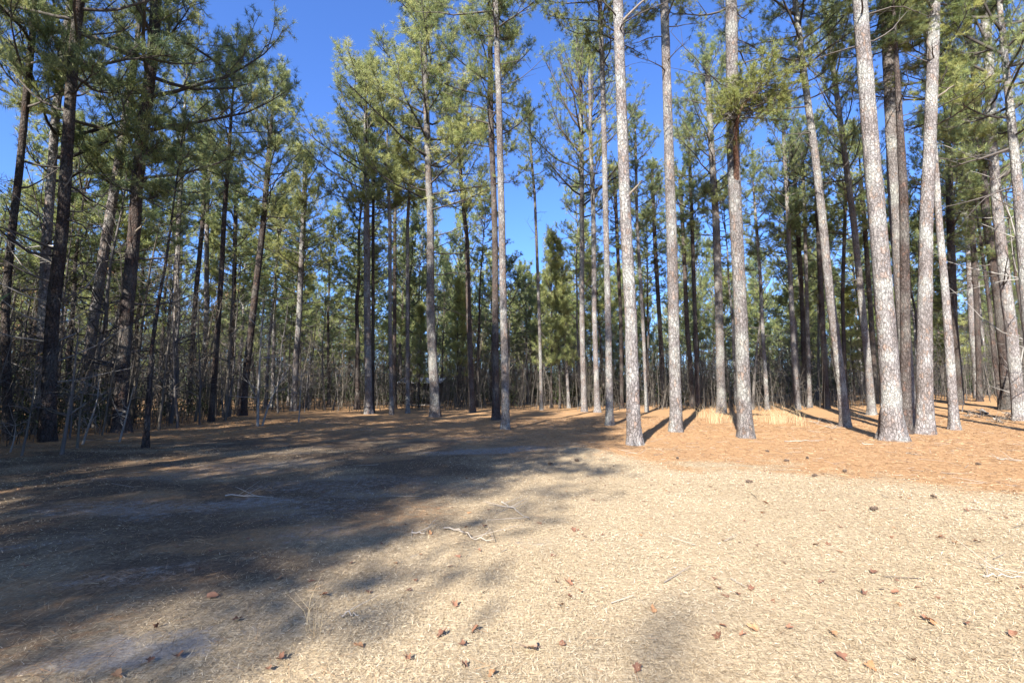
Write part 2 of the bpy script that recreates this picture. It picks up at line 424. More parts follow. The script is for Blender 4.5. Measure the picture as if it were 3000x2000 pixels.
def spaced(lo, hi, segs):
    return np.unique(np.concatenate([np.linspace(a, b, n) for a, b, n in segs]))
gx = spaced(0, 0, [(-420, -60, 14), (-60, -18, 60), (-18, 18, 260), (18, 60, 60), (60, 420, 14)])
gy = spaced(0, 0, [(-160, -6, 30), (-6, 2, 20), (2, 22, 200), (22, 60, 70), (60, 480, 24)])
X, Y = np.meshgrid(gx, gy); Z = ground_z(X, Y)
nx, ny = len(gx), len(gy)
gv = np.stack([X, Y, Z], -1).reshape(-1, 3)
ii = (np.arange(ny - 1)[:, None] * nx + np.arange(nx - 1)[None, :]).reshape(-1)
gf = np.concatenate([np.stack([ii, ii + 1, ii + nx + 1], -1), np.stack([ii, ii + nx + 1, ii + nx], -1)])
gme = make_mesh('ground', gv, gf, np.zeros(len(gf)), np.zeros(len(gv)), [M_GROUND])
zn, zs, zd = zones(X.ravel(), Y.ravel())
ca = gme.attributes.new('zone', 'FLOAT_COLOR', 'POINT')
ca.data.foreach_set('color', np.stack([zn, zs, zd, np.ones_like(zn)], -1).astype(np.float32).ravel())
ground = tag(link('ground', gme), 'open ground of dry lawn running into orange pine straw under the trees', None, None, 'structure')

# ------------------------------------------------------------------ pine crowns
def unit(v):
    return v / (np.linalg.norm(v, axis=-1, keepdims=True) + 1e-9)

def limb_path(rng, p0, az, el, length, n=7, curl=0.25, wob=0.12):
    pts = [np.array(p0, float)]; a, e = az, el
    for i in range(n - 1):
        d = np.array([math.cos(e) * math.cos(a), math.cos(e) * math.sin(a), math.sin(e)])
        pts.append(pts[-1] + d * length / (n - 1))
        a += rng.normal(0, wob); e += curl / (n - 1) * 2 + rng.normal(0, wob * 0.8)
    return np.array(pts)

def crown_mesh(name, seed, L, R, limbs=34, sec=7, ter=4, tuft=2, needles=18, nl=0.21, nw=0.018, dead=5, base_el=0.1, top_el=0.9,
               curl=0.25, profile=None, limb_r=0.055, mats=None, bare=0.0, gap=0.35):
    rng = np.random.default_rng(seed)
    mb = MB()
    prof = profile or (lambda t: (0.62 + 0.38 * math.sin(min(1, t / 0.4) * math.pi / 2)) * (1 - max(0, (t - 0.35) / 0.65) ** 1.6 * 0.66))
    tp, td, tt = [], [], []
    A, B, ra, rb = [], [], [], []
    # whole branches are missing on some sides, so the crown has holes
    az = rng.random() * 6.28
    k = 0
    while k < limbs:
        t = ((k + 0.5 + rng.normal(0, 0.25)) / limbs); t = min(max(t, 0), 0.985)
        az += 2.4 + rng.normal(0, 0.35); k += 1
        z = L * t
        ll = R * prof(t) * rng.uniform(0.62, 1.18)
        if rng.random() < gap * 0.5: ll *= 0.45
        el = base_el + (top_el - base_el) * t ** 1.3 + rng.normal(0, 0.13)
        P = limb_path(rng, (0, 0, z), az, el, ll, 7, curl)
        r0 = limb_r * (0.35 + 0.65 * ll / R)
        mb.tube(P, np.linspace(r0, 0.012, 7), 5, 0, rng.uniform(0.2, 0.8), cap=False)
        isbare = rng.random() < bare
        seg = np.linalg.norm(np.diff(P, axis=0), axis=1).sum()
        for j in range(sec):
            u = 0.2 + 0.8 * (j + rng.random()) / sec
            f = u * 6; i = min(int(f), 5); p = P[i] + (P[i + 1] - P[i]) * (f - i)
            d = unit(P[i + 1] - P[i])
            side = 1 if (j % 2) else -1
            ang = side * rng.uniform(0.5, 1.15)
            c, s = math.cos(ang), math.sin(ang)
            d2 = np.array([d[0] * c - d[1] * s, d[0] * s + d[1] * c, d[2] + rng.uniform(-0.05, 0.45)]); d2 = unit(d2)
            l2 = max(0.35, ll * 0.42 * (1.1 - 0.65 * u) * rng.uniform(0.7, 1.3))
            q1 = p + d2 * l2 * 0.55; d3 = unit(d2 + np.array([0, 0, 0.25]) + rng.normal(0, 0.15, 3)); q2 = q1 + d3 * l2 * 0.45
            A += [p, q1]; B += [q1, q2]; ra += [0.017, 0.011]; rb += [0.011, 0.006]
            if isbare and rng.random() < 0.8: continue
            tone = rng.uniform(0.15, 0.8)
            for w in range(ter):
                v = 0.3 + 0.7 * (w + rng.random()) / ter
                b0 = p + (q1 - p) * v / 0.55 if v < 0.55 else q1 + (q2 - q1) * (v - 0.55) / 0.45
                d4 = unit(d3 * 0.6 + rng.normal(0, 0.62, 3) + np.array([0, 0, 0.28]))
                l4 = rng.uniform(0.15, 0.6)
                e = b0 + d4 * l4
                A.append(b0); B.append(e); ra.append(0.007); rb.append(0.004)
                for x in range(tuft):
                    g = 1 - x * 0.45
                    tp.append(b0 + d4 * l4 * g); td.append(d4); tt.append(tone + rng.normal(0, 0.1))
            tp.append(q2); td.append(d3); tt.append(tone)
        tp.append(P[-1]); td.append(unit(P[-1] - P[-2])); tt.append(rng.uniform(0.3, 0.8))
    for k in range(dead):                                                   # dead, needle-free limbs under the crown
        z = -rng.uniform(0.1, 0.42) * L
        P = limb_path(rng, (0, 0, z), rng.random() * 6.28, rng.uniform(-0.25, 0.4), R * rng.uniform(0.2, 0.75), 6, 0.1, 0.2)
        mb.tube(P, np.linspace(0.03, 0.007, 6), 4, 0, rng.uniform(0.3, 1.0), cap=False)
        for j in range(3):
            i = rng.integers(2, 6); d = unit(unit(P[i] - P[i - 1]) + rng.normal(0, 0.6, 3))
            A.append(P[i]); B.append(P[i] + d * rng.uniform(0.2, 0.8)); ra.append(0.01); rb.append(0.004)
    mb.sticks(A, B, ra, rb, 0, rng.uniform(0.2, 0.9, len(A)))
    tp, td, tt = np.array(tp), np.array(td), np.array(tt)
    M = len(tp)
    D = np.repeat(unit(td), needles, 0) * 0.6 + rng.normal(0, 0.68, (M * needles, 3)) + np.array([0, 0, 0.1])
    PP = np.repeat(tp, needles, 0) + rng.normal(0, 0.025, (M * needles, 3))
    mb.blades(PP, D, nl * rng.uniform(0.75, 1.2, M * needles), nw, 1, np.clip(np.repeat(tt, needles) + rng.normal(0, 0.12, M * needles), 0, 1))
    return mb.mesh(name, mats or [M_LIMB, M_NEED])

L0, R0 = 10.0, 4.0
RB = {'A': 4.0, 'N': 4.0, 'B': 4.0, 'S': 2.6, 'F': 3.2, 'Y': 1.7}
CROWN = {}
for i in range(6):
    CROWN['A%d' % i] = crown_mesh('crown', 100 + i, L0, R0, limbs=38, sec=8, ter=6, tuft=2, needles=20, nl=0.185, nw=0.013)
for i in range(3):
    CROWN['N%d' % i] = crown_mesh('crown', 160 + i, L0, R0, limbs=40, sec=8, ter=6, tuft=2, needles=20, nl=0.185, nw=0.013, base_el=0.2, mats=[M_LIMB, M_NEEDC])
for i in range(2):
    CROWN['B%d' % i] = crown_mesh('crown', 120 + i, L0, R0, limbs=34, sec=9, ter=4, tuft=1, needles=24, nl=0.185, nw=0.013, base_el=0.45, top_el=1.1, curl=0.3, bare=0.3, limb_r=0.06)
for i in range(3):
    CROWN['S%d' % i] = crown_mesh('crown', 130 + i, L0, 2.6, limbs=26, sec=7, ter=4, tuft=2, needles=24, nl=0.185, nw=0.013, base_el=0.2, limb_r=0.045, gap=0.5)
for i in range(5):
    CROWN['F%d' % i] = crown_mesh('crown', 140 + i, L0, 3.2, limbs=34, sec=6, ter=3, tuft=2, needles=13, nl=0.24, nw=0.03, gap=0.5, dead=7)
for i in range(2):
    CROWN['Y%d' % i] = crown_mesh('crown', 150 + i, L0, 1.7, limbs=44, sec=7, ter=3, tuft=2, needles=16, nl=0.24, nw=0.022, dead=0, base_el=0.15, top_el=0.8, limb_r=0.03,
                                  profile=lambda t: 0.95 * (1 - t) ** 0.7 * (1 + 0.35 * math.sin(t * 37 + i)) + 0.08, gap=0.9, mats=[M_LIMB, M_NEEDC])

# ------------------------------------------------------------------ pine trunks
def smooth_path(ctrl, n):
    ctrl = np.asarray(ctrl, float)
    s = np.concatenate([[0], np.cumsum(np.linalg.norm(np.diff(ctrl, axis=0), axis=1))])
    t = np.linspace(0, s[-1], n)
    out = np.stack([np.interp(t, s, ctrl[:, k]) for k in range(3)], -1)
    for _ in range(3):
        out[1:-1] = 0.25 * out[:-2] + 0.5 * out[1:-1] + 0.25 * out[2:]
    return out

def trunk_mesh(name, path, rfun, seed, mat, sides=22, flare=0.38):
    rng = np.random.default_rng(seed)
    n = len(path)
    z = path[:, 2] - path[0, 2]
    r = np.array([rfun(q) for q in z])
    th = np.arange(sides) / sides * 2 * math.pi
    ph = rng.random(4) * 6.28
    fl = 1.25 * flare * np.exp(-np.maximum(z, 0) / 0.5)[:, None]
    lump = 1 + fl * (1 + 0.45 * np.cos(3 * th + ph[0]) + 0.3 * np.cos(5 * th + ph[1]))[None, :]
    lump = lump * (1 + 0.03 * np.cos(2 * th[None, :] + ph[2] + z[:, None] * 0.3) + 0.028 * rng.normal(size=(n, sides)))
    mb = MB(); mb.tube(path, r, sides, 0, 0.5, True, lump)
    return mb.mesh(name, [mat])

HEROES = []
def hero(base, ups, w, wtop, label, H=25.5, crown=None, cz=None, R=3.6, mat=None, handle=None, flare=0.38, depth=None, stubs=()):
    HEROES.append(dict(base=base, ups=ups, w=w, wtop=wtop, label=label, H=H, crown=crown, cz=cz, R=R, mat=mat, handle=handle, flare=flare, depth=depth, stubs=stubs))

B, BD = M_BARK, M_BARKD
# left wood
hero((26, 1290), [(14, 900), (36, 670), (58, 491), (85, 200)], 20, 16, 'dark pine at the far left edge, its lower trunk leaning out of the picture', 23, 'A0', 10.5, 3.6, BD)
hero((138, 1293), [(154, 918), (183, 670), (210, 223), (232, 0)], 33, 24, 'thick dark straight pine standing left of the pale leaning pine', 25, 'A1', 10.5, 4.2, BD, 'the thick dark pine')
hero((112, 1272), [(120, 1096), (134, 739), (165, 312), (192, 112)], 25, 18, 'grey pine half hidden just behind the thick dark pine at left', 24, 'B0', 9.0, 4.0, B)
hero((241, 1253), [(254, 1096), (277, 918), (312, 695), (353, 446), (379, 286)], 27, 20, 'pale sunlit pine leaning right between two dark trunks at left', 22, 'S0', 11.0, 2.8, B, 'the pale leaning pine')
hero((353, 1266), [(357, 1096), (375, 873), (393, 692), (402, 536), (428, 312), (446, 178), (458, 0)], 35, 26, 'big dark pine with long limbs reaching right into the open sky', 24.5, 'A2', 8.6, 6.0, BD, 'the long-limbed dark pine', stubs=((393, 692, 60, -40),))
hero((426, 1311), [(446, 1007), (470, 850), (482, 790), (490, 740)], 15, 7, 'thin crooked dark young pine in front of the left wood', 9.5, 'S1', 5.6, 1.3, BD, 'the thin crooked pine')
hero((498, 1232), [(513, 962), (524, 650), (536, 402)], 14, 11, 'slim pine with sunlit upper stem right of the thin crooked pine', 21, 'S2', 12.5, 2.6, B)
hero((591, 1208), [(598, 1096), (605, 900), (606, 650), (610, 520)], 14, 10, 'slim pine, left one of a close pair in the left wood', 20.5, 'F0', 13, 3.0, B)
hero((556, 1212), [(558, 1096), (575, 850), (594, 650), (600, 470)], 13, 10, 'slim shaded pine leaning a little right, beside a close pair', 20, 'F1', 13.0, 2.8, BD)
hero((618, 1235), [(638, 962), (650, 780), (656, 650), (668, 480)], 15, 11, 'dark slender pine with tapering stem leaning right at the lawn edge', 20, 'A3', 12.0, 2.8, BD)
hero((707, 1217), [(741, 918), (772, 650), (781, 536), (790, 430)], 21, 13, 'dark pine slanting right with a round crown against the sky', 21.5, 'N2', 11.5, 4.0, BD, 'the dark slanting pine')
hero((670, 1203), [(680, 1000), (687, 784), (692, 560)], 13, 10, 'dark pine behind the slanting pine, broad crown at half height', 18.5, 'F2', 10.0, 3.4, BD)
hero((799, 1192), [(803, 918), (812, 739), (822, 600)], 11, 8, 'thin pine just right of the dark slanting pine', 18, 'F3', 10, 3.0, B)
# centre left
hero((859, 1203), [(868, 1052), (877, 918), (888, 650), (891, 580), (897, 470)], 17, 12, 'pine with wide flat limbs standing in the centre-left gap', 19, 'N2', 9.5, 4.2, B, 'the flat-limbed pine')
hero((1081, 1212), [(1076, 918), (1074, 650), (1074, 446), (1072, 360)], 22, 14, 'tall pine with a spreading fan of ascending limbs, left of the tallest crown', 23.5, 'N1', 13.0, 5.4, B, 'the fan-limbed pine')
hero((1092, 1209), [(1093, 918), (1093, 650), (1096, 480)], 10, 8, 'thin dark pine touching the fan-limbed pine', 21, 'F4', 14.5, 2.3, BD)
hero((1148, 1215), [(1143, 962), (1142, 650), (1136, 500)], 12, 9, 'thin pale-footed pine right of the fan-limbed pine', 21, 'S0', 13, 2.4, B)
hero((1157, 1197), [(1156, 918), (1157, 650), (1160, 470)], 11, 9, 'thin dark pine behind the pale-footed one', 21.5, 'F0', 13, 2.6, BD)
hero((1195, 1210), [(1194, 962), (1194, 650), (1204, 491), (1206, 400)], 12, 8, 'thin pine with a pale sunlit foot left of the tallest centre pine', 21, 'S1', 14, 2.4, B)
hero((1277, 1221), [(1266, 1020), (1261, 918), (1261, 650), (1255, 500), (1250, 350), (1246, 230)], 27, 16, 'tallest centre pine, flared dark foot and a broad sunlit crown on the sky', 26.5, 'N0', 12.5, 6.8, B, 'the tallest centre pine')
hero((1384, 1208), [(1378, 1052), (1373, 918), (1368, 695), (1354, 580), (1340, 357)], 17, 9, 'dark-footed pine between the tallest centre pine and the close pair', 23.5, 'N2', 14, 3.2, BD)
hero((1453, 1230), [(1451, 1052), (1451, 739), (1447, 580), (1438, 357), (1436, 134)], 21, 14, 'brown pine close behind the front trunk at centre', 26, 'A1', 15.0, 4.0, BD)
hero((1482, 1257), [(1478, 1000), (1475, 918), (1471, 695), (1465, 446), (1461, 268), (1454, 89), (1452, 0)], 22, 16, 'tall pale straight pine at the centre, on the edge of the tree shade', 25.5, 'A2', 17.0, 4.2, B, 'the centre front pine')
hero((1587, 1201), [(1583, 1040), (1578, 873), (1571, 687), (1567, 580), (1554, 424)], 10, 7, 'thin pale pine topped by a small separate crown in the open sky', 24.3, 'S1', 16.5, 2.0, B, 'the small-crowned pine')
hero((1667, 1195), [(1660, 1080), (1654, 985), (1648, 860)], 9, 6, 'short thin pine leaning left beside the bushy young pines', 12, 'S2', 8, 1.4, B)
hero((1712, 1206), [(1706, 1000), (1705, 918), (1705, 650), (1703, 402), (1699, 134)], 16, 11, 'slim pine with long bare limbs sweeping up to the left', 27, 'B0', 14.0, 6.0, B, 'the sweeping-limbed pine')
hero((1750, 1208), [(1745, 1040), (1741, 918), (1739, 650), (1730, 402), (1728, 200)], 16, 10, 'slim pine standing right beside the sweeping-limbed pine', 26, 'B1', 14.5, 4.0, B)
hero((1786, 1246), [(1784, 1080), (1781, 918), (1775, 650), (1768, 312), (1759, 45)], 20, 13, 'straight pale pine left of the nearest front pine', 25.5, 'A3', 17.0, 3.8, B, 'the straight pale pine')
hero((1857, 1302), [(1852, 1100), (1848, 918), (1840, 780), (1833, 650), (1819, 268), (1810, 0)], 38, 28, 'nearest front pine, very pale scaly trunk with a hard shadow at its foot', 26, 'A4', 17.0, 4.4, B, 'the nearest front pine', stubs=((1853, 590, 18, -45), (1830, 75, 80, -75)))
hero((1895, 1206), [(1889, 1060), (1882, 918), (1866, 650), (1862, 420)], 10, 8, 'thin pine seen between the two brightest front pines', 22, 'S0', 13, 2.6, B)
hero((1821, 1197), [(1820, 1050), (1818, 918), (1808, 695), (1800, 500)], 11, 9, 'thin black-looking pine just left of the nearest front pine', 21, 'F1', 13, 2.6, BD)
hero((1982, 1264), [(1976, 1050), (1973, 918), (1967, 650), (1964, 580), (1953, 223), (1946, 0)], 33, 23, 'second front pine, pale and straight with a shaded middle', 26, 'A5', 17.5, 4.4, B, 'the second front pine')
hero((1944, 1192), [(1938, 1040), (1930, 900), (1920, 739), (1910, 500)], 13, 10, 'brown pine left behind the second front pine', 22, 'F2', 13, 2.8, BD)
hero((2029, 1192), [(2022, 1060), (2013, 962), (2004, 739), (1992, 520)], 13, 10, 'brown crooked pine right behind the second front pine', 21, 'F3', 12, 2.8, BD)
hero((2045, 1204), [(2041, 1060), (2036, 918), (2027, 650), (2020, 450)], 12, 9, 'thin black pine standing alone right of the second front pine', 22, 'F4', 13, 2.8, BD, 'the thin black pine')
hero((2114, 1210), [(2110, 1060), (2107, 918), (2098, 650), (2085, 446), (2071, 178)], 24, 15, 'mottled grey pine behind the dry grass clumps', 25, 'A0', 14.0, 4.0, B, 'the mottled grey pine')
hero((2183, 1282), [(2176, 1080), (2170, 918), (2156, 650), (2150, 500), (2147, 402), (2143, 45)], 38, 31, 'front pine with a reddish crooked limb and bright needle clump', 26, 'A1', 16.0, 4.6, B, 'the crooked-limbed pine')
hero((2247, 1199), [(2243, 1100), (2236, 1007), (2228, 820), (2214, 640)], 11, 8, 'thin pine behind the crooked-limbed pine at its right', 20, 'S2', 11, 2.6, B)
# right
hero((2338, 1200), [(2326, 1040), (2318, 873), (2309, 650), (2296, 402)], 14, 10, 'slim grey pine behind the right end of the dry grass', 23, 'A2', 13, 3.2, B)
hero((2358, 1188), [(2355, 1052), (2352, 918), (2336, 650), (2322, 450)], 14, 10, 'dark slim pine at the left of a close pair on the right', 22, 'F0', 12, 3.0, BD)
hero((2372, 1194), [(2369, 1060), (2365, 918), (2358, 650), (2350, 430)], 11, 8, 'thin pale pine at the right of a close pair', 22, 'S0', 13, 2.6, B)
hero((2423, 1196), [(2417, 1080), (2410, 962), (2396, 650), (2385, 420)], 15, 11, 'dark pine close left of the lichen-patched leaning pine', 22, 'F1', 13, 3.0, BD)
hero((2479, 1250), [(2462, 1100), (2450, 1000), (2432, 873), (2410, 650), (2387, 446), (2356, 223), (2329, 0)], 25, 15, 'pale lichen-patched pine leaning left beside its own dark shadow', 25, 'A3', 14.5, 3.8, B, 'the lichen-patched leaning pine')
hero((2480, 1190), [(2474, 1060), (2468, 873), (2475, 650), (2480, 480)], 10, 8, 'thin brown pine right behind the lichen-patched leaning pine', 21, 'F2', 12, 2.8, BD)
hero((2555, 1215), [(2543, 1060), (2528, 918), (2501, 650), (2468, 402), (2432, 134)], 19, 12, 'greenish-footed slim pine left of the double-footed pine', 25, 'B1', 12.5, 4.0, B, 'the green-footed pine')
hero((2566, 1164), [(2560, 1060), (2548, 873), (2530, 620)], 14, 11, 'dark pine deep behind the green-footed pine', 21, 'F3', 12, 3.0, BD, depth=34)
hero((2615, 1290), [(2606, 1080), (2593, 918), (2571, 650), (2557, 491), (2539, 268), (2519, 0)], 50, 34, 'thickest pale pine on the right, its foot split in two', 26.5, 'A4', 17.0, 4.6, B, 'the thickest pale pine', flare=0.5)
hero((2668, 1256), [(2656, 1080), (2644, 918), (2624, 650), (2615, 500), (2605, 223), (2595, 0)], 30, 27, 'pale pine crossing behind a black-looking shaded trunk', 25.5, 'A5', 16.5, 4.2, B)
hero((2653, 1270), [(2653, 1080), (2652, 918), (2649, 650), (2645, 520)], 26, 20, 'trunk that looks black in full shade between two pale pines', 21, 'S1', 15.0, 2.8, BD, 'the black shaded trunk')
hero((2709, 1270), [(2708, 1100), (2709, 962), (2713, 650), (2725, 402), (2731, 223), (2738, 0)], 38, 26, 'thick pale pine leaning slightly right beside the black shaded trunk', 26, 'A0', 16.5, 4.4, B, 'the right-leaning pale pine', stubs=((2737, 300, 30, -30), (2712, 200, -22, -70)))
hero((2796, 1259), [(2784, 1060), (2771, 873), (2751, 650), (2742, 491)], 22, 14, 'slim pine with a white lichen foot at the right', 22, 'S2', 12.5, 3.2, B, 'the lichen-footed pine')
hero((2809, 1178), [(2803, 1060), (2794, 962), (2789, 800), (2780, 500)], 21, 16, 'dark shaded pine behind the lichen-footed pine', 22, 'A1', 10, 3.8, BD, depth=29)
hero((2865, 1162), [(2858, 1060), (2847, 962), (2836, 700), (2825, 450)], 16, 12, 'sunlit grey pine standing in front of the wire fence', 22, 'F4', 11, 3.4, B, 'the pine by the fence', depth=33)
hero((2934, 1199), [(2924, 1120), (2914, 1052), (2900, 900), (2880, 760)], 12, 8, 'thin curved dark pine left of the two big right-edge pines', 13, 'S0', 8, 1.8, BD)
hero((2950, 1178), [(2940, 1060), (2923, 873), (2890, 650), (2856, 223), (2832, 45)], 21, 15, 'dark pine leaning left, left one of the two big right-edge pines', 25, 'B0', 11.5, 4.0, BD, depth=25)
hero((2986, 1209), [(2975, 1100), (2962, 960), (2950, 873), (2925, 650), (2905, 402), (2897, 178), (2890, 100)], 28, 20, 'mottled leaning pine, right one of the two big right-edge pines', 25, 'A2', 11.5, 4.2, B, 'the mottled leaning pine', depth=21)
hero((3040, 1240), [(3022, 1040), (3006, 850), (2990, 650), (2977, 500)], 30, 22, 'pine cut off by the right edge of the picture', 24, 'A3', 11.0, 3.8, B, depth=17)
hero((2870, 1180), [(2862, 900), (2845, 620), (2830, 420), (2812, 300)], 13, 11, 'slim brown pine seen behind the dark leaning pine', 21, 'S1', 11.5, 3.0, BD, depth=30)

hero_pos = []
LAND = []
for i, h in enumerate(HEROES):
    if h['depth']:
        x = ray(*h['base']); x = x[0] / x[1] * h['depth']
        b = np.array([x, h['depth'], gz(x, h['depth'])])
    else:
        b = ground_at(*h['base'])
    y = b[1]
    ctrl = [b - np.array([0, 0, 0.15])]
    for u in h['ups']:
        p = at_depth(u[0], u[1], y)
        if p[2] > ctrl[-1][2] + 0.2: ctrl.append(p)
    top = ctrl[-1]; dirn = unit(ctrl[-1] - ctrl[-2]); dirn = unit(dirn + np.array([0, 0, 0.6]))
    H = h['H'] + b[2]
    if top[2] < H - 0.5:
        n_ext = 3
        for k in range(1, n_ext + 1):
            ctrl.append(top + dirn * ((H - top[2]) / dirn[2]) * k / n_ext)
    path = smooth_path(ctrl, 72)
    r1 = h['w'] / 2 * axis_depth(at_depth(h['base'][0], 1000, y)) / F
    q = h['ups'][-1]; pt = at_depth(q[0], q[1], y)
    r2 = h['wtop'] / 2 * axis_depth(pt) / F
    zt = pt[2] - b[2]
    r2 = min(r2, r1)
    def rfun(z, r1=r1, r2=r2, zt=zt, HH=h['H']):
        if z < zt: return r1 + (r2 - r1) * max(0, z) / zt
        return max(0.02, r2 * (1 - 0.93 * ((z - zt) / max(0.5, HH - zt)) ** 1.15))
    e = thing('pine_tree', b, h['label'], 'pine tree', 'tall pines around the clearing')
    tm = trunk_mesh('trunk', path - b, rfun, 300 + i, h['mat'], flare=h['flare'])
    link('trunk', tm, e)
    cz = h['cz'] if h['cz'] is not None else h['H'] * 0.62
    zz = path[:, 2] - b[2]
    c0 = np.array([np.interp(cz, zz, path[:, k]) for k in range(3)]) - b
    c1 = path[-1] - b
    cr = link('crown', CROWN[h['crown']], e, [float(v) for v in c0])
    ax = Vector([float(v) for v in (c1 - c0)])
    ln = ax.length
    spin = Matrix.Rotation((i * 2.399) % 6.283, 4, 'Z')
    cr.rotation_mode = 'QUATERNION'
    cr.rotation_quaternion = (ax.to_track_quat('Z', 'Y').to_matrix().to_4x4() @ spin).to_quaternion()
    rb_ = RB[h['crown'][0]]; cr.scale = (h['R'] / rb_, h['R'] / rb_, ln / L0)
    for (sx, sy, dx, dy) in h['stubs']:
        s0 = at_depth(sx, sy, y); s1 = at_depth(sx + dx, sy + dy, y) + np.array([0, -0.4, 0])
        c0s = np.array([np.interp(s0[2], path[:, 2], path[:, k]) for k in range(3)])
        mb = MB(); P = np.linspace(c0s, s1, 6); P[1:-1] += np.random.default_rng(i).normal(0, 0.03, (4, 3))
        mb.tube(P - b, np.linspace(0.05, 0.02, 6), 6, 0, 0.25)
        link('dead_limb', mb.mesh('dead_limb', [M_STICK]), e)
    hero_pos.append((b[0], b[1], r1))
    h['pos'] = b; h['emp'] = e; h['path'] = path
    if h['handle']: LAND.append((h['ups'][0][0] if len(h['ups']) else h['base'][0], h['handle']))
LAND.sort()

# the second foot of the thickest pale pine
def by_handle(s): return [h for h in HEROES if h['handle'] == s][0]
h = by_handle('the thickest pale pine')
mb = MB(); b = h['pos']
f0 = ground_at(2588, 1287); c = np.array([np.interp(b[2] + 1.6, h['path'][:, 2], h['path'][:, k]) for k in range(3)])
P = smooth_path([f0 - [0, 0, .15], f0 + [0.05, 0, 0.35], c * 0.45 + f0 * 0.55 + [0, 0, 0.25], c + [0, 0.05, 0]], 12)
mb.tube(P - b, np.interp(np.arange(12), [0, 3, 11], [0.27, 0.17, 0.13]), 16, 0, 0.5, True, 1 + 0.06 * np.random.default_rng(3).normal(size=(12, 16)))
link('root_flare', mb.mesh('root_flare', [M_BARK]), h['emp'])

# reddish crooked limb with its needle clump
h = by_handle('the crooked-limbed pine'); b = h['pos']; y = b[1]
pix = [(2156, 545, 0.0), (2158, 470, -0.5), (2152, 415, -0.9), (2157, 350, -1.2), (2170, 315, -1.4), (2195, 285, -1.6), (2225, 258, -1.7)]
P = np.array([at_depth(px, py, y + dy) for px, py, dy in pix]); P = smooth_path(P, 20)
mb = MB(); mb.tube(P - b, np.linspace(0.10, 0.045, 20), 10, 0, 0.5)
rl = link('crooked_limb', mb.mesh('crooked_limb', [M_BARKR]), h['emp']); rl['label'] = 'reddish crooked limb bending up to the right'
rng = np.random.default_rng(77); mb = MB(); tp, td = [], []
A_, B_, ra_, rb_ = [], [], [], []
for k in range(70):
    p0 = P[rng.integers(12, 20)] - b
    d = unit(np.array([rng.normal(0.35, 0.9) if k % 5 else -1.2, rng.normal(-0.1, 0.7), rng.normal(0.3, 0.55)]))
    Lk = rng.uniform(0.4, 1.3) * (1.0 + 0.75 * max(0, d[0]))
    q = p0 + d * Lk * 0.6; d2 = unit(d + rng.normal(0, 0.3, 3) + [0, 0, 0.25]); e2 = q + d2 * Lk * 0.4
    A_ += [p0, q]; B_ += [q, e2]; ra_ += [0.02, 0.012]; rb_ += [0.012, 0.006]
    for w in range(11):
        s = rng.uniform(0.3, 1.0); c0 = p0 + (e2 - p0) * s; d3 = unit(d2 + rng.normal(0, 0.6, 3) + [0, 0, 0.3]); t = c0 + d3 * rng.uniform(0.1, 0.4)
        A_.append(c0); B_.append(t); ra_.append(0.008); rb_.append(0.005); tp.append(t); td.append(d3)
mb.sticks(A_, B_, ra_, rb_, 0, 0.7)
tp = np.array(tp); td = np.array(td); nn = 26
mb.blades(np.repeat(tp, nn, 0), np.repeat(td, nn, 0) * 0.8 + rng.normal(0, 0.6, (len(tp) * nn, 3)), 0.2 * rng.uniform(0.8, 1.2, len(tp) * nn), 0.013, 1, rng.uniform(0.2, 1, len(tp) * nn))
nc = link('needle_clump', mb.mesh('needle_clump', [M_LIMB, M_NEEDY]), h['emp']); nc['label'] = 'bright yellow-green needle clump on the crooked limb'

# ------------------------------------------------------------------ background pines
def gap_phrase(px, head):
    left = [n for x, n in LAND if x < px]; right = [n for x, n in LAND if x >= px]
    if left and right: return '%s between %s and %s' % (head, left[-1], right[0])
    if right: return '%s left of %s' % (head, right[0])
    return '%s right of %s' % (head, left[-1])

TR = []
for i in range(4):
    rng = np.random.default_rng(60 + i)
    z = np.linspace(-0.2, 20, 14)
    off = np.cumsum(rng.normal(0, 0.06, (14, 2)), 0) - np.linspace(0, 1, 14)[:, None] * 0.1
    path = np.concatenate([off, z[:, None]], 1)
    TR.append([trunk_mesh('trunk', path, lambda q: 0.17 * (1 - 0.86 * max(0, q) / 20), 60 + i, m, 10, 0.25) for m in (M_BARK, M_BARKD)])

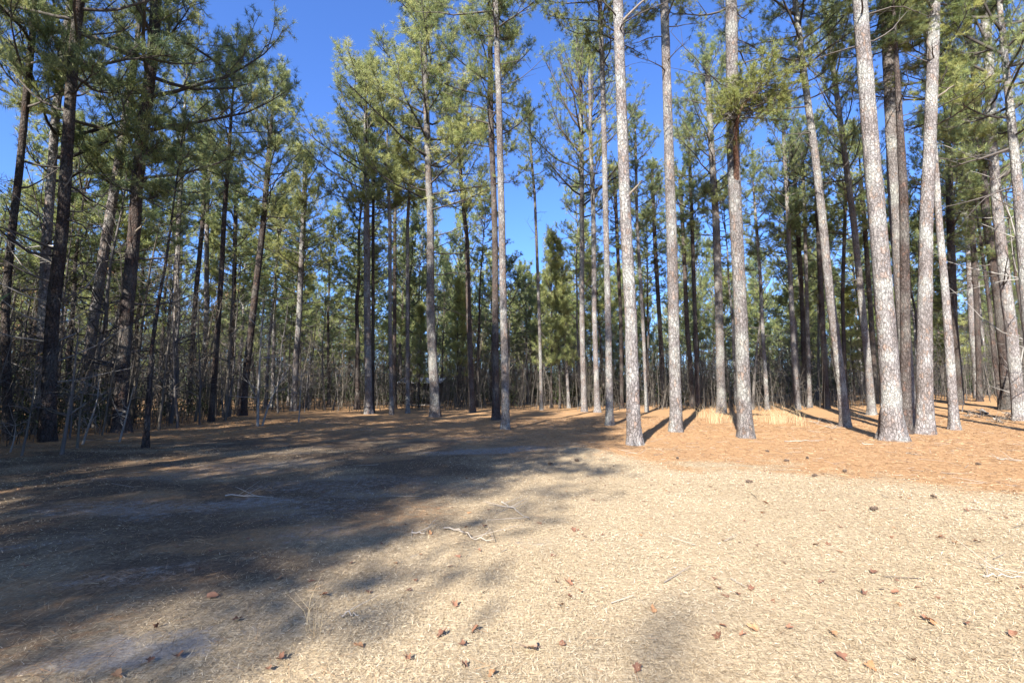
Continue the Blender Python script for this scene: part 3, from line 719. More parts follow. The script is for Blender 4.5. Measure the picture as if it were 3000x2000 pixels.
def front_depth(px):
    return np.interp(px, [-200, 100, 500, 760, 1100, 1450, 2000, 2500, 2800, 3200], [17, 20, 27, 34, 36, 38, 38, 34, 32, 26])
SKY_X = [-300, 480, 560, 620, 900, 960, 1250, 1400, 1490, 1530, 1660, 1680, 1800, 1850, 1940, 1990, 2100, 3300]
SKY_Y = [380, 380, 360, 350, 350, 300, 280, 330, 430, 480, 480, 200, 240, 420, 400, 200, 150, 150]
rng = np.random.default_rng(42)
placed = list(hero_pos)
n_bg = 0; tries = 0
bg_objs = []
while n_bg < 168 and tries < 30000:
    tries += 1
    px = rng.uniform(-60, 3060)
    fd = front_depth(px); d = fd + (82 - fd) * rng.random() ** 0.85
    x = (px - 1500) / F * d * 1.02; y = d
    if any((x - a) ** 2 + (y - c) ** 2 < (1.7 + 0.014 * y) ** 2 for a, c, _ in placed): continue
    lim = np.interp(px, SKY_X, SKY_Y) + rng.uniform(0, 160)
    zmax = at_depth(px, lim, y)[2] - gz(x, y)
    H = min(rng.uniform(14, 22.5), zmax)
    if H < 9 or (px < 620 and rng.random() < 0.45): continue
    placed.append((x, y, 0.2)); n_bg += 1
    e = thing('pine_tree', (x, y, gz(x, y)), gap_phrase(px, ''), 'pine tree', None)
    e.rotation_euler = (rng.normal(0, 0.02), rng.normal(0, 0.025), rng.random() * 6.28)
    dk = int(rng.random() < 0.6)
    e['label'] = ('%s slender %s-barked pine' % ('near' if d < 47 else 'farther' if d < 62 else 'distant', ('grey', 'brown')[dk]) + e['label'])
    e['group'] = e['label'].replace('pine between', 'pines between', 1).replace('pine left', 'pines left', 1).replace('pine right', 'pines right', 1)
    t = link('trunk', TR[rng.integers(4)][dk], e); s = H / 20
    t.scale = (s * rng.uniform(0.75, 1.25),) * 2 + (s,)
    cl = H * (rng.uniform(0.38, 0.66) if d < 52 else rng.uniform(0.6, 0.85)); R = rng.uniform(2.6, 4.4)
    c = link('crown', CROWN['F%d' % rng.integers(5)], e, (0, 0, H - cl)); c.scale = (R / 3.2, R / 3.2, cl / L0)
    c.rotation_euler = (0, 0, rng.random() * 6.28)

# bushy young pines
YOUNG = [(1616, 1190, 690, 1.7, 'dark bushy young pine with a pointed top under the open sky'), (1640, 1192, 715, 1.6, 'slightly shorter bushy young pine beside the pointed one'),
         (2790, 1172, 800, 1.8, 'dark bushy young pine under the right-hand trunks'), (2500, 1172, 850, 1.5, 'dark bushy young pine glimpsed behind the green-footed pine'),
(1230, 1190, 900, 1.2, 'low green young pine left of the tallest centre pine'), (600, 1200, 640, 1.6, 'bushy young pine inside the left wood'),
         (1345, 1188, 830, 1.5, 'yellowish young pine behind the dark-footed pine')]
for k, (px, py, ty, R, lab) in enumerate(YOUNG):
    d = 40 if px < 2400 else 38
    x = (px - 1500) / F * d * 1.0; b = np.array([x, d, gz(x, d)])
    H = at_depth(px, ty, d)[2] - b[2]
    e = thing('young_pine', b, lab, 'young pine', 'bushy young pines among the trunks')
    t = link('trunk', TR[k % 4][1], e); t.scale = (0.5, 0.5, H / 20)
    c = link('crown', CROWN['Y%d' % (k % 2)], e, (0, 0, H * 0.22)); c.scale = (R / 1.7, R / 1.7, H * 0.78 / L0); c.rotation_euler = (0, 0, k * 1.3)

# ------------------------------------------------------------------ bare saplings
def sapling_mesh(name, seed, H, r, lean=0.1, nb=16, mat=None, leaves=0.0, twig=3, droop=0.0):
    rng = np.random.default_rng(seed); mb = MB()
    P = limb_path(rng, (0, 0, -0.1), rng.random() * 6.28, math.pi / 2 - lean, H, 12, 0.0, 0.07)
    mb.tube(P, np.linspace(r, 0.006, 12), 6, 0, rng.uniform(0.3, 0.8), cap=False)
    A, B, ra, rb = [], [], [], []; LP, LD = [], []
    for k in range(nb):
        u = rng.uniform(0.18, 0.97); f = u * 11; i = min(int(f), 10); p = P[i] + (P[i + 1] - P[i]) * (f - i)
        ll = H * rng.uniform(0.12, 0.34) * (1.15 - u)
        Q = limb_path(rng, p, rng.random() * 6.28, rng.uniform(0.1, 1.0), max(0.3, ll), 5, 0.2 - droop, 0.2)
        r0 = max(0.006, r * 0.42 * (1 - u * 0.6))
        A += list(Q[:-1]); B += list(Q[1:]); ra += list(np.linspace(r0, r0 * 0.4, 4)); rb += list(np.linspace(r0 * 0.8, r0 * 0.3, 4))
        for j in range(twig):
            i = rng.integers(1, 5); d = unit(unit(Q[i] - Q[i - 1]) + rng.normal(0, 0.55, 3)); l3 = rng.uniform(0.25, 0.7) * min(1.3, ll)
            m = Q[i] + d * l3 * 0.5; e = m + unit(d + rng.normal(0, 0.35, 3)) * l3 * 0.5
            A += [Q[i], m]; B += [m, e]; ra += [r0 * 0.4, r0 * 0.28]; rb += [r0 * 0.28, 0.003]
            for w in range(2):
                d5 = unit(d + rng.normal(0, 0.7, 3)); A.append(m); B.append(m + d5 * l3 * 0.45); ra.append(0.004); rb.append(0.002)
            if rng.random() < leaves:
                for w in range(4): LP.append(e + rng.normal(0, 0.08, 3)); LD.append(rng.normal(0, 1, 3) + [0, 0, -0.5])
    mb.sticks(A, B, np.maximum(ra, 0.0035), np.maximum(rb, 0.0025), 0, rng.uniform(0.2, 0.95, len(A)))
    mats = [mat or M_TWIG]
    if LP:
        mb.blades(np.array(LP), np.array(LD), 0.11, 0.06, 1, rng.random(len(LP))); mats.append(M_OAKL)
    return mb.mesh(name, mats)
SAP = [sapling_mesh('stem', 200 + i, 7.0, 0.05 + 0.01 * (i % 3), 0.06 + 0.05 * (i % 4), 22, None, 0.35 if i in (2, 5) else 0.0) for i in range(7)]
SAPB = [sapling_mesh('stem', 220 + i, 11.0, 0.09, 0.08, 34, None, 0.0, 4) for i in range(4)]

def sap_ok(px, d, x, y):
    return not any((x - a) ** 2 + (y - c) ** 2 < 0.6 ** 2 for a, c, _ in placed)
n = 0; tries = 0
while n < 250 and tries < 20000:
    tries += 1
    u = rng.random()
    if u < 0.36:      # left wood edge
        px = rng.uniform(-80, 720); d0 = np.interp(px, [-80, 0, 430, 720], [11.0, 11.5, 16.5, 24]); d = d0 + abs(rng.normal(0, 9))
    elif u < 0.86:
        px = rng.uniform(650, 2300); d = np.interp(px, [650, 1100, 1450, 2300], [27, 35, 40, 40]) + abs(rng.normal(0, 15))
    else:
        px = rng.uniform(2300, 3050); d = 34 + abs(rng.normal(0, 14))
    x = (px - 1500) / F * d; y = d
    if y > 75 or not sap_ok(px, d, x, y): continue
    n += 1; placed.append((x, y, 0.05))
    big = rng.random() < 0.35 and d > 18
    e = thing('bare_sapling', (x, y, gz(x, y)), ('tall' if big else 'small') + (' bare sapling close by' if d < 24 else ' bare sapling' if d < 45 else ' far bare sapling') + gap_phrase(px, ''), 'sapling', None)
    e['group'] = e['label'].replace('sapling', 'saplings', 1)
    s = link('stem', SAPB[rng.integers(4)] if big else SAP[rng.integers(7)], e)
    k = rng.uniform(0.55, 1.2) * (0.75 if d < 17 else 1.0); s.scale = (k, k, k * rng.uniform(0.85, 1.15)); s.rotation_euler = (0, 0, rng.random() * 6.28)

# single saplings that stand out at the edge of the lawn
def edge_sapling(pts, w, lab, mat, seed, nb=12, twig=3):
    b = ground_at(*pts[0]); y = b[1]
    P = smooth_path([b - [0, 0, .08]] + [at_depth(px, py, y) for px, py in pts[1:]], 14) - b
    rng = np.random.default_rng(seed); mb = MB(); r = w / 2 * y / F
    mb.tube(P, np.linspace(r, r * 0.25, 14), 6, 0, 0.6)
    e = thing('bare_sapling', b, lab, 'sapling', 'bare saplings along the lawn edge')
    link('stem', mb.mesh('stem', [mat]), e)
    mb = MB(); A, B, ra, rb = [], [], [], []
    Ht = P[-1, 2]
    for k in range(nb):
        p = P[rng.integers(3, 14)]; Q = limb_path(rng, p, rng.random() * 6.28, rng.uniform(0.0, 0.8), Ht * rng.uniform(0.12, 0.35), 5, 0.15, 0.25)
        A += list(Q[:-1]); B += list(Q[1:]); ra += [r * .4, r * .32, r * .25, r * .2]; rb += [r * .32, r * .25, r * .2, r * .12]
        for j in range(twig):
            i = rng.integers(1, 5); d = unit(unit(Q[i] - Q[i - 1]) + rng.normal(0, 0.6, 3)); A.append(Q[i]); B.append(Q[i] + d * rng.uniform(.15, .5)); ra.append(.006); rb.append(.0025)
    mb.sticks(A, B, np.maximum(ra, .004), np.maximum(rb, .0025), 0, rng.uniform(.3, 1, len(A)))
    link('twigs', mb.mesh('twigs', [mat]), e)['kind'] = 'stuff'
edge_sapling([(755, 1248), (757, 1130), (764, 1010), (770, 880)], 8, 'pale white-barked sapling standing at the lawn edge left of centre', M_PALE, 1, 16)
edge_sapling([(767, 1247), (785, 1190), (812, 1130), (850, 1070)], 6, 'pale thin sapling leaning right, sharing ground with the white-barked one', M_PALE, 2, 12)
edge_sapling([(875, 1236), (880, 1160), (884, 1080)], 4, 'knee-thin pale sapling alone on the straw left of centre', M_PALE, 3, 8)
edge_sapling([(62, 1335), (80, 1260), (100, 1150), (104, 1060)], 7, 'dark stem at the bottom left corner of the wood', M_TWIG, 4, 10)
edge_sapling([(180, 1331), (196, 1240), (214, 1120), (232, 950)], 11, 'slanting dark stem in front of the thick dark pine', M_TWIG, 5, 12)
edge_sapling([(226, 1312), (232, 1240), (240, 1150), (275, 1080)], 8, 'crooked stem forking right in front of the pale leaning pine', M_TWIG, 6, 10)
edge_sapling([(240, 1302), (262, 1240), (285, 1180), (290, 1110)], 7, 'pale curved stem at the foot of the pale leaning pine', M_PALE, 7, 10)
edge_sapling([(348, 1294), (365, 1240), (380, 1180), (392, 1130)], 6, 'pale thin stem leaning right before the long-limbed dark pine', M_PALE, 8, 8)
edge_sapling([(28, 1325), (42, 1285), (46, 1240)], 5, 'short pale stem at the lower left corner of the wood', M_PALE, 9, 5)
edge_sapling([(2978, 1212), (2980, 1130), (2990, 1060), (3010, 960)], 7, 'white-stemmed sapling in front of the mottled leaning pine', M_PALE, 10, 14)
edge_sapling([(2818, 1206), (2822, 1180), (2828, 1165)], 3, 'small pale bare twig-plant right of the lichen-footed pine', M_PALE, 11, 4)
edge_sapling([(2204, 1200), (2210, 1100), (2222, 980), (2234, 890)], 10, 'grey stem leaning right out from behind the crooked-limbed pine', M_TWIG, 12, 10)
edge_sapling([(150, 1290), (158, 1100), (166, 800), (176, 560)], 15, 'tall pale bare tree clinging close to the thick dark pine', M_PALE, 13, 26, 4)
edge_sapling([(3040, 1250), (3020, 1000), (2985, 700), (2900, 470)], 9, 'bare branch-like sapling arching in from the right edge', M_PALE, 14, 24, 4)

# ------------------------------------------------------------------ undergrowth, distant wood (masses)
mb = MB(); rng = np.random.default_rng(9)
K = 3700
px = rng.uniform(-150, 3150, K); d = front_depth(px) * 0.92 + abs(rng.normal(0, 17, K)); d = np.minimum(d, 88)
m_left = px < 700; d[m_left] = np.interp(px[m_left], [-150, 0, 430, 700], [11.5, 12, 17.5, 25]) + abs(rng.normal(0, 12, m_left.sum()))
x = (px - 1500) / F * d; z = ground_z(x, d)
Hh = rng.uniform(0.8, 5.5, K) * np.where(d > 25, 1.25, 0.8)
lean = rng.normal(0, 0.12, (K, 2))
p = np.stack([x, d, z - 0.05], -1)
prev = p; tone = rng.uniform(0.05, 0.8, K); r = rng.uniform(0.007, 0.022, K) * np.where(d > 30, 1.3, 0.8)
for s in range(4):
    lean = lean + rng.normal(0, 0.1, (K, 2))
    nxt = prev + np.concatenate([lean * (Hh / 4)[:, None], (Hh / 4)[:, None]], 1)
    mb.sticks(prev, nxt, r * (1 - s * 0.22), r * (1 - (s + 1) * 0.22), 0, tone)
    if s > 0:
        for w in range(3):
            dd = unit(rng.normal(0, 1, (K, 3)) + [0, 0, 0.6]); q = prev + (nxt - prev) * rng.random((K, 1))
            mb.sticks(q, q + dd * (Hh * rng.uniform(0.08, 0.26, K))[:, None], r * 0.4, r * 0.15, 0, tone)
    prev = nxt
tag(link('undergrowth', mb.mesh('undergrowth', [M_TWIG])), 'tangle of thin grey stems filling the wood behind the trunks', 'undergrowth', None, 'stuff')

mb = MB()
K = 640
px = rng.uniform(-150, 3150, K); d = np.where(rng.random(K) < 0.3, front_depth(px) + rng.uniform(2, 30, K), rng.uniform(55, 92, K))
m_left = (px < 650) & (rng.random(K) < 0.6); d[m_left] = np.interp(px[m_left], [-150, 0, 430, 700], [13, 14, 19, 27]) + abs(rng.normal(0, 9, m_left.sum()))
x = (px - 1500) / F * d; z = ground_z(x, d)
for i in range(K):
    rr = rng.uniform(0.5, 1.4); hh = rng.uniform(0.8, 3.2) * (1.6 if d[i] > 45 else 1); nb = 120
    c = rng.normal(0, 0.5, (nb, 3)); c = c / np.maximum(1, np.linalg.norm(c, axis=1, keepdims=True)) * [rr, rr, hh * 0.55] + [x[i], d[i], z[i] + hh * 0.5]
    mb.blades(c, rng.normal(0, 1, (nb, 3)), 0.14 if d[i] < 45 else 0.3, 0.07 if d[i] < 45 else 0.16, 0, np.clip(rng.uniform(0.1, 0.8) + rng.normal(0, 0.15, nb), 0, 1))
tag(link('evergreen_undergrowth', mb.mesh('evergreen_undergrowth', [M_SHRUB])), 'dark evergreen scrub low between the trunks', 'undergrowth', None, 'stuff')

def lod_tree(mb, rng, b, H, cl, R, trunk_r, tufts, nl, nw):
    mb.sticks([b, b + [0, 0, H * 0.5]], [b + [0, 0, H * 0.5], b + [rng.normal(0, .3), rng.normal(0, .3), H]], [trunk_r, trunk_r * 0.7], [trunk_r * 0.7, 0.04], 0, rng.uniform(0.1, 0.9))
    nlb = 26; t = rng.random(nlb); a = rng.random(nlb) * 6.28; l = R * (1 - 0.75 * t ** 1.5) * rng.uniform(0.6, 1.15, nlb)
    s = np.stack([np.zeros(nlb), np.zeros(nlb), H - cl + cl * t], -1) + b
    e = s + np.stack([np.cos(a) * l, np.sin(a) * l, l * (0.1 + 0.7 * t)], -1)
    mb.sticks(s, e, 0.05, 0.02, 0, 0.2)
    i = rng.integers(0, nlb, tufts); u = rng.random(tufts) ** 0.6
    p = s[i] + (e[i] - s[i]) * u[:, None] + rng.normal(0, 0.33, (tufts, 3)) * [1, 1, 0.6]
    mb.blades(p, rng.normal(0, 1, (tufts, 3)) + [0, 0, 0.4], nl, nw, 1, np.clip(0.45 + 0.3 * rng.normal(size=nlb)[i] + rng.normal(0, .1, tufts), 0, 1))

mb = MB(); rng = np.random.default_rng(21)
for i in range(230):
    px = rng.uniform(-120, 3120); d = rng.uniform(78, 125); x = (px - 1500) / F * d
    H = min(rng.uniform(14, 22), at_depth(px, np.interp(px, SKY_X, SKY_Y) + 60, d)[2])
    lod_tree(mb, rng, np.array([x, d, gz(x, d) - .1]), H, H * rng.uniform(0.45, 0.7), rng.uniform(2.4, 4.2), 0.16, 1100, 0.5, 0.19)
K = 1050
px = rng.uniform(-150, 3150, K); d = rng.uniform(66, 118, K); x = (px - 1500) / F * d; z = ground_z(x, d)
for i in range(K):
    rr = rng.uniform(1.0, 2.6); hh = rng.uniform(3, 11); nb = 125
    c = rng.normal(0, 0.5, (nb, 3)); c = c / np.maximum(1, np.linalg.norm(c, axis=1, keepdims=True)) * [rr, rr, hh * 0.55] + [x[i], d[i], z[i] + hh * 0.5]
    mb.blades(c, rng.normal(0, 1, (nb, 3)) + [0, 0, 0.5], 0.55, 0.16, int(rng.random() < 0.45), np.clip(rng.uniform(0.2, 0.9) + rng.normal(0, 0.15, nb), 0, 1))
K = 3800
px = rng.uniform(-150, 3150, K); d = rng.uniform(80, 118, K); x = (px - 1500) / F * d; z = ground_z(x, d)
a = np.stack([x, d, z - .1], -1); Hh = rng.uniform(3, 11, K); e = a + np.stack([rng.normal(0, .5, K), rng.normal(0, .5, K), Hh], -1)
mb.sticks(a, e, rng.uniform(.03, .09, K), .02, 0, rng.uniform(0.1, 1, K))
for w in range(7):
    q = a + (e - a) * rng.uniform(.25, .95, (K, 1)); mb.sticks(q, q + unit(rng.normal(0, 1, (K, 3)) + [0, 0, .6]) * rng.uniform(.5, 2, (K, 1)), .03, .012, 0, rng.uniform(.1, .9, K))
tag(link('distant_woods', mb.mesh('distant_woods', [M_TWIG, M_FARN])), 'far wood of pines and bare trees closing the view', 'woods', None, 'stuff')

# wood going on beyond the picture: behind the camera to the left, and to both sides; its crowns shade the lawn
mb = MB(); rng = np.random.default_rng(33)
cs, sn = math.cos(SHADOW_AZ), math.sin(SHADOW_AZ)
spots = []
tries = 0
for k in range(13):          # the row of trees whose shade ends in the middle of the lawn
    u = -5.9 + rng.normal(0, 0.4); v = -41 + 3.1 * k
    if math.hypot(u, v) > 6: spots.append((u * cs + v * sn, -u * sn + v * cs))
while len(spots) < 76 and tries < 20000:
    tries += 1
    u = rng.uniform(-42, -5.3); v = rng.uniform(-44, 8)
    x = u * cs + v * sn; y = -u * sn + v * cs
    if y > 0 and abs(x) < 1.15 * y + 4.2: continue
    if math.hypot(x, y) < 6.5: continue
    if any(math.hypot(x - a, y - c) < 2.7 for a, c in spots): continue
    spots.append((x, y))
for u, v in [(-5.0, -12), (-4.9, -18.5), (-4.7, -25), (-8.5, -14), (-8.0, -20), (-11, -10), (-10.5, -17), (-12.5, -13.5)]: spots.append((u * cs + v * sn, -u * sn + v * cs))
for x, y in [(-14.7, 5.45), (-13.05, 3.6), (36, 14), (40, 20), (31, 8), (44, 11), (49, 26), (55, 20), (38, 2), (47, 1), (60, 30)]: spots.append((x, y))
for x, y in [(-13.83, -28.0), (-12.45, -26.95)]: lod_tree(mb, rng, np.array([x, y, -.1]), 21.8, 5.0, 0.55, .10, 240, 0.28, 0.045)  # unseen narrow treetops, shaped to drop two soft shadow blobs on the lawn
for x, y in spots:
    H = rng.uniform(19, 25) if (x * cs - y * sn) > -12 else rng.uniform(15, 20)
    if x in (-14.7, -13.05): H = 25.5
    lod_tree(mb, rng, np.array([x, y, gz(x, y) - .1]), H, H * rng.uniform(0.45, 0.6), rng.uniform(2.6, 4.2), rng.uniform(.15, .25), 2000, 0.42, 0.10)
low = 0
while low < 42:                                   # shorter unseen trees added at the left flank to shade the wood low down
    u = rng.uniform(-34, -13); v = rng.uniform(-16, 9); x = u * cs + v * sn; y = -u * sn + v * cs
    if y > 0 and abs(x) < 1.15 * y + 4.0: continue
    low += 1; H = rng.uniform(8, 13)
    lod_tree(mb, rng, np.array([x, y, gz(x, y) - .1]), H, H * 0.85, rng.uniform(2.0, 3.0), .12, 1300, 0.42, 0.10)
tag(link('surrounding_woods', mb.mesh('surrounding_woods', [M_BARKD, M_NEED])), 'pine wood continuing beside and behind the clearing', 'woods', None, 'stuff')

# ------------------------------------------------------------------ ground litter (masses)
def scatter(rng, n, y0, y1, power, margin=1.25):
    y = y0 + (y1 - y0) * rng.random(n) ** power
    x = rng.uniform(-1, 1, n) * (margin * y + 0.6)
    return x, y
rng = np.random.default_rng(51)
mb = MB()
x, y = scatter(rng, 320000, 1.9, 13, 1.5)
zn, zs, zd = zones(x, y)
keep = rng.random(len(x)) > np.clip(zn * 1.1 + zs * 0.9 + zd * 0.55, 0, 0.97)
x, y = x[keep], y[keep]; M = len(x)
P = np.stack([x, y, ground_z(x, y)], -1)
th = rng.random(M) * 6.28; el = np.abs(rng.normal(0.12, 0.28, M))
D = np.stack([np.cos(th) * np.cos(el), np.sin(th) * np.cos(el), np.sin(el)], -1)
P[:, 2] += rng.uniform(0.0, 0.022, M)
dist = np.hypot(x, y)
mb.blades(P, D, rng.uniform(0.015, 0.05, M), np.maximum(0.0021, 0.00085 * dist), 0, np.clip(rng.normal(0.48, 0.29, M) - 0.5 * zones(x, y)[2] + 0.3 * fbm(x * 0.8, y * 0.8, 3), 0, 1), np.array([0, 0, 1.0]))  # blades darken with the left litter zone, deepening the shade there
tag(link('dry_grass', mb.mesh('dry_grass', [M_GRASS])), 'pale dormant grass of the lawn', 'grass', None, 'stuff')
mb = MB()
x, y = scatter(rng, 160000, 2.2, 26, 1.1)
zn, zs, zd = zones(x, y)
keep = rng.random(len(x)) < np.clip(zn + 0.05, 0, 1)
x, y = x[keep], y[keep]; M = len(x); dist = np.hypot(x, y)
P = np.stack([x, y, ground_z(x, y) + rng.uniform(0.002, 0.03, M)], -1)
th = rng.random(M) * 6.28; el = np.abs(rng.normal(0.03, 0.12, M))
D = np.stack([np.cos(th) * np.cos(el), np.sin(th) * np.cos(el), np.sin(el)], -1)
mb.blades(P, D, rng.uniform(0.10, 0.2, M), np.maximum(0.003, 0.0006 * dist), 0, np.clip(rng.normal(0.42, 0.27, M), 0, 1), np.array([0, 0, 1.0]))
tag(link('pine_straw', mb.mesh('pine_straw', [M_STRAW])), 'orange-brown fallen pine needles under the trees', 'pine straw', None, 'stuff')
mb = MB()
K = 4200
x, y = scatter(rng, K, 3.5, 24, 0.9)
P = np.stack([x, y, ground_z(x, y) + 0.012], -1)
th = rng.random(K) * 6.28
Dv = np.stack([np.cos(th), np.sin(th), rng.normal(0.05, .1, K)], -1)
tw = rng.random(K) < np.where(zones(x, y)[0] > 0.6, 0.35, 0.04)
mb.sticks(P[tw], P[tw] + Dv[tw] * rng.uniform(0.1, 0.5, (tw.sum(), 1)), 0.005, 0.003, 1, rng.random(tw.sum()))
fl_ = ~tw & ((zones(x, y)[0] > 0.5) | (rng.random(K) < 0.3)); Q = P[fl_]; mb.blades(Q, Dv[fl_], rng.uniform(.04, .08, len(Q)), .035, 0, rng.uniform(0, 0.95, len(Q)), np.array([0, 0, 1.0]))
tag(link('litter', mb.mesh('litter', [M_LEAF, M_STICK])), 'scatter of small dead leaves and twig bits too many to count', 'litter', None, 'stuff')

# ------------------------------------------------------------------ fallen leaves
def leaf_mesh(seed, lobes, curl):
    rng = np.random.default_rng(seed); n = 26
    t = np.arange(n) / n * 2 * math.pi
    r = 0.5 + 0.2 * np.cos(lobes * t) * (0.6 + 0.4 * np.cos(t)) + 0.05 * rng.normal(size=n)
    x = r * np.cos(t) * 1.15; y = r * np.sin(t) * 0.85
    ring = np.stack([x, y, curl * (y ** 2 * 1.6 + 0.35 * x ** 2 * np.sign(x)) + 0.05 * rng.normal(size=n)], -1)
    mid = ring * 0.5; mid[:, 2] = 0.4 * ring[:, 2] * 0.5 + 0.02
    v = np.concatenate([ring, mid, [[0, 0, 0.02]]])
    f = []
    for i in range(n):
        j = (i + 1) % n
        f += [(i, j, n + j), (i, n + j, n + i), (n + i, n + j, 2 * n)]
    mb = MB(); mb.add(v, f, 0, seed_tone[seed % 4])
    mb.sticks([[-0.45, 0, 0.02]], [[-0.95, 0.08, 0.06]], 0.015, 0.01, 0, 0.3)
    return mb.mesh('fallen_leaf', [M_LEAF])
seed_tone = [0.25, 0.5, 0.8, 1.0]
LEAF = [leaf_mesh(s, lb, cu) for s, lb, cu in ((0, 5, 0.5), (1, 5, 0.9), (2, 3, 0.7), (4, 5, 1.0), (5, 1, 0.8))]
TAN = leaf_mesh(3, 3, 0.8)
rng = np.random.default_rng(8)
LEAVES = [(1633, 1710), (1666, 1712), (1699, 1736), (1669, 1753), (1644, 1778), (1680, 1556), (1403, 1616), (1913, 1792), (1360, 1955), (1390, 1853), (1293, 1863), (1194, 1934), (1051, 1899), (1867, 1965),
          (1645, 1894), (1354, 1894), (1332, 1776), (1441, 1980), (2530, 1741), (2622, 1741), (2464, 1929), (2719, 1822), (2735, 1832), (2673, 1940), (2969, 1866), (2102, 1871), (2176, 1866), (2207, 1847),
          (2161, 1746), (2105, 1728), (2199, 1728), (2314, 1845), (2441, 1863), (2408, 1710), (2120, 1840), (2862, 1590), (2755, 1578), (2798, 1593), (2831, 1498), (2242, 1476), (2097, 1437), (2831, 1832),
          (2551, 1960), (459, 1840), (625, 1751), (441, 1940), (518, 1929), (342, 1985), (821, 1934), (786, 1965), (694, 1820), (949, 1748), (1259, 1565), (1420, 1545), (2390, 1600), (2560, 1680), (2640, 1460), (2930, 1710)]
for k, (px, py) in enumerate(LEAVES):
    b = ground_at(px, py)
    o = link('fallen_leaf', LEAF[k % 5], None, (float(b[0]), float(b[1]), float(b[2]) + 0.02))
    s = rng.uniform(0.036, 0.064); o.scale = (s, s, s); o.rotation_euler = (rng.normal(0, .25), rng.normal(0, .25), rng.random() * 6.28)
    if k in (0, 1, 2, 3, 4): tag(o, 'reddish dead leaf in the loose cluster of five on the pale lawn', 'leaf', 'five leaves lying in a cluster')
    else: tag(o, 'small brown dead leaf lying alone on the dry grass', 'leaf', 'dead leaves scattered over the lawn')
b = ground_at(1553, 1910)
o = tag(link('fallen_leaf', TAN, None, (float(b[0]), float(b[1]), float(b[2]) + 0.03)), 'large pale tan curled leaf, the lightest leaf near the bottom of the picture', 'leaf'); o.scale = (.085, .085, .085); o.rotation_euler = (0.1, 0.2, 2.8)

# pine cones
mb = MB(); rng = np.random.default_rng(71)
for k in range(60):
    t = k / 60; a = k * 2.4; rr = 0.032 * math.sin(math.pi * (0.12 + 0.8 * t)) ; c = np.array([0.09 * t - 0.045, 0, 0.03])
    o_ = np.array([0.25, math.cos(a), math.sin(a)])
    mb.blades(np.array([c]), np.array([o_]), rr + 0.008, 0.022, 0, rng.random())
mb.tube([[-0.045, 0, .03], [0, 0, .03], [.04, 0, .03]], [0.012, 0.022, 0.006], 6, 0, 0.1)
cone = mb.mesh('pine_cone', [M_CONE])
for k, (px, py) in enumerate([(2561, 1496), (2366, 1344), (2248, 1324), (2387, 1397), (2735, 1460), (2305, 1352), (2475, 1383), (1985, 1345), (1690, 1352), (1612, 1362), (2866, 1363), (2195, 1415)]):
    b = ground_at(px, py)
    o = tag(link('pine_cone', cone, None, (float(b[0]), float(b[1]), float(b[2]))), 'small dark pine cone lying on the straw', 'pine cone', 'pine cones lying on the ground'); o.rotation_euler = (0, 0, k * 1.1); o.scale = (1.15,) * 3

# ------------------------------------------------------------------ sticks, logs, brush
def stick(pts, r, lab, forks=3, name='fallen_stick', cat='stick', group=None, mat=None, lift=0.02, seed=0, tone=0.8):
    rng = np.random.default_rng(seed + int(pts[0][0]))
    W = [ground_at(*q) for q in pts]; b = W[0]
    P = smooth_path(W, max(8, 3 * len(W))); P[:, 2] = ground_z(P[:, 0], P[:, 1]) + r * 0.8 + lift * np.abs(rng.normal(0, 1, len(P)))
    mb = MB(); mb.tube(P - b, np.linspace(r, r * 0.45, len(P)), 7, 0, tone)
    A, B = [], []
    for k in range(forks):
        i = rng.integers(1, len(P)); d = unit(np.array([rng.normal(), rng.normal(), abs(rng.normal(0, .35))])); l = rng.uniform(.15, .6)
        A.append(P[i] - b); B.append(P[i] - b + d * l)
    if A: mb.sticks(A, B, r * 0.45, r * 0.2, 0, tone)
    return tag(link(name, mb.mesh(name, [mat or M_STICK]), None, [float(c) for c in b]), lab, cat, group)
stick([(1470, 1475), (1495, 1490), (1520, 1505), (1550, 1525)], 0.012, 'pale forked stick lying on the edge of the shade at centre', 7)
stick([(1300, 1550), (1345, 1555), (1385, 1585), (1445, 1592)], 0.010, 'long pale thin branch curving across the lawn below the forked stick', 5)
stick([(1205, 1562), (1245, 1566)], 0.010, 'short pale stick in the shade left of the long curved branch', 2)
stick([(2298, 1294), (2345, 1293), (2400, 1293)], 0.016, 'straight pale stick on the straw left of the thickest pale pine', 2)
stick([(2525, 1302), (2560, 1303)], 0.016, 'short pale stick just in front of the thickest pale pine', 1)
stick([(2642, 1283), (2668, 1284)], 0.018, 'white stick at the foot of the black shaded trunk', 1)
stick([(2655, 1329), (2700, 1336)], 0.012, 'thin pale stick on the straw in front of the right-leaning pale pine', 2)
stick([(2920, 1346), (2960, 1350), (2999, 1354)], 0.014, 'grey branch lying at the right edge on the straw', 6)
stick([(660, 1456), (735, 1456), (800, 1458)], 0.012, 'pale thin branch in the middle of the shaded lawn', 3)
stick([(2880, 1691), (2940, 1693), (2995, 1697)], 0.008, 'thin grey twig on the lawn at the right edge', 3)
stick([(1000, 1810), (1050, 1805)], 0.008, 'pale straw-like twig on the shade edge at lower centre', 1)
stick([(2420, 1250), (2440, 1258), (2455, 1247)], 0.018, 'pale twiggy branch in the shadow strip left of the lichen-patched leaning pine', 8)
stick([(2385, 1236), (2398, 1242)], 0.016, 'small pale forked twig in the shadow strip by the dry grass', 5)
stick([(1195, 1190), (1228, 1189), (1262, 1188)], 0.10, 'white fallen log lying far back left of the tallest centre pine', 0, 'fallen_log', 'log', None, M_PALE, 0)
stick([(2876, 1205), (2888, 1212), (2896, 1214)], 0.09, 'short pale log on the brush pile at the right', 0, 'fallen_log', 'log', None, M_PALE, 0.0)
rng = np.random.default_rng(15)
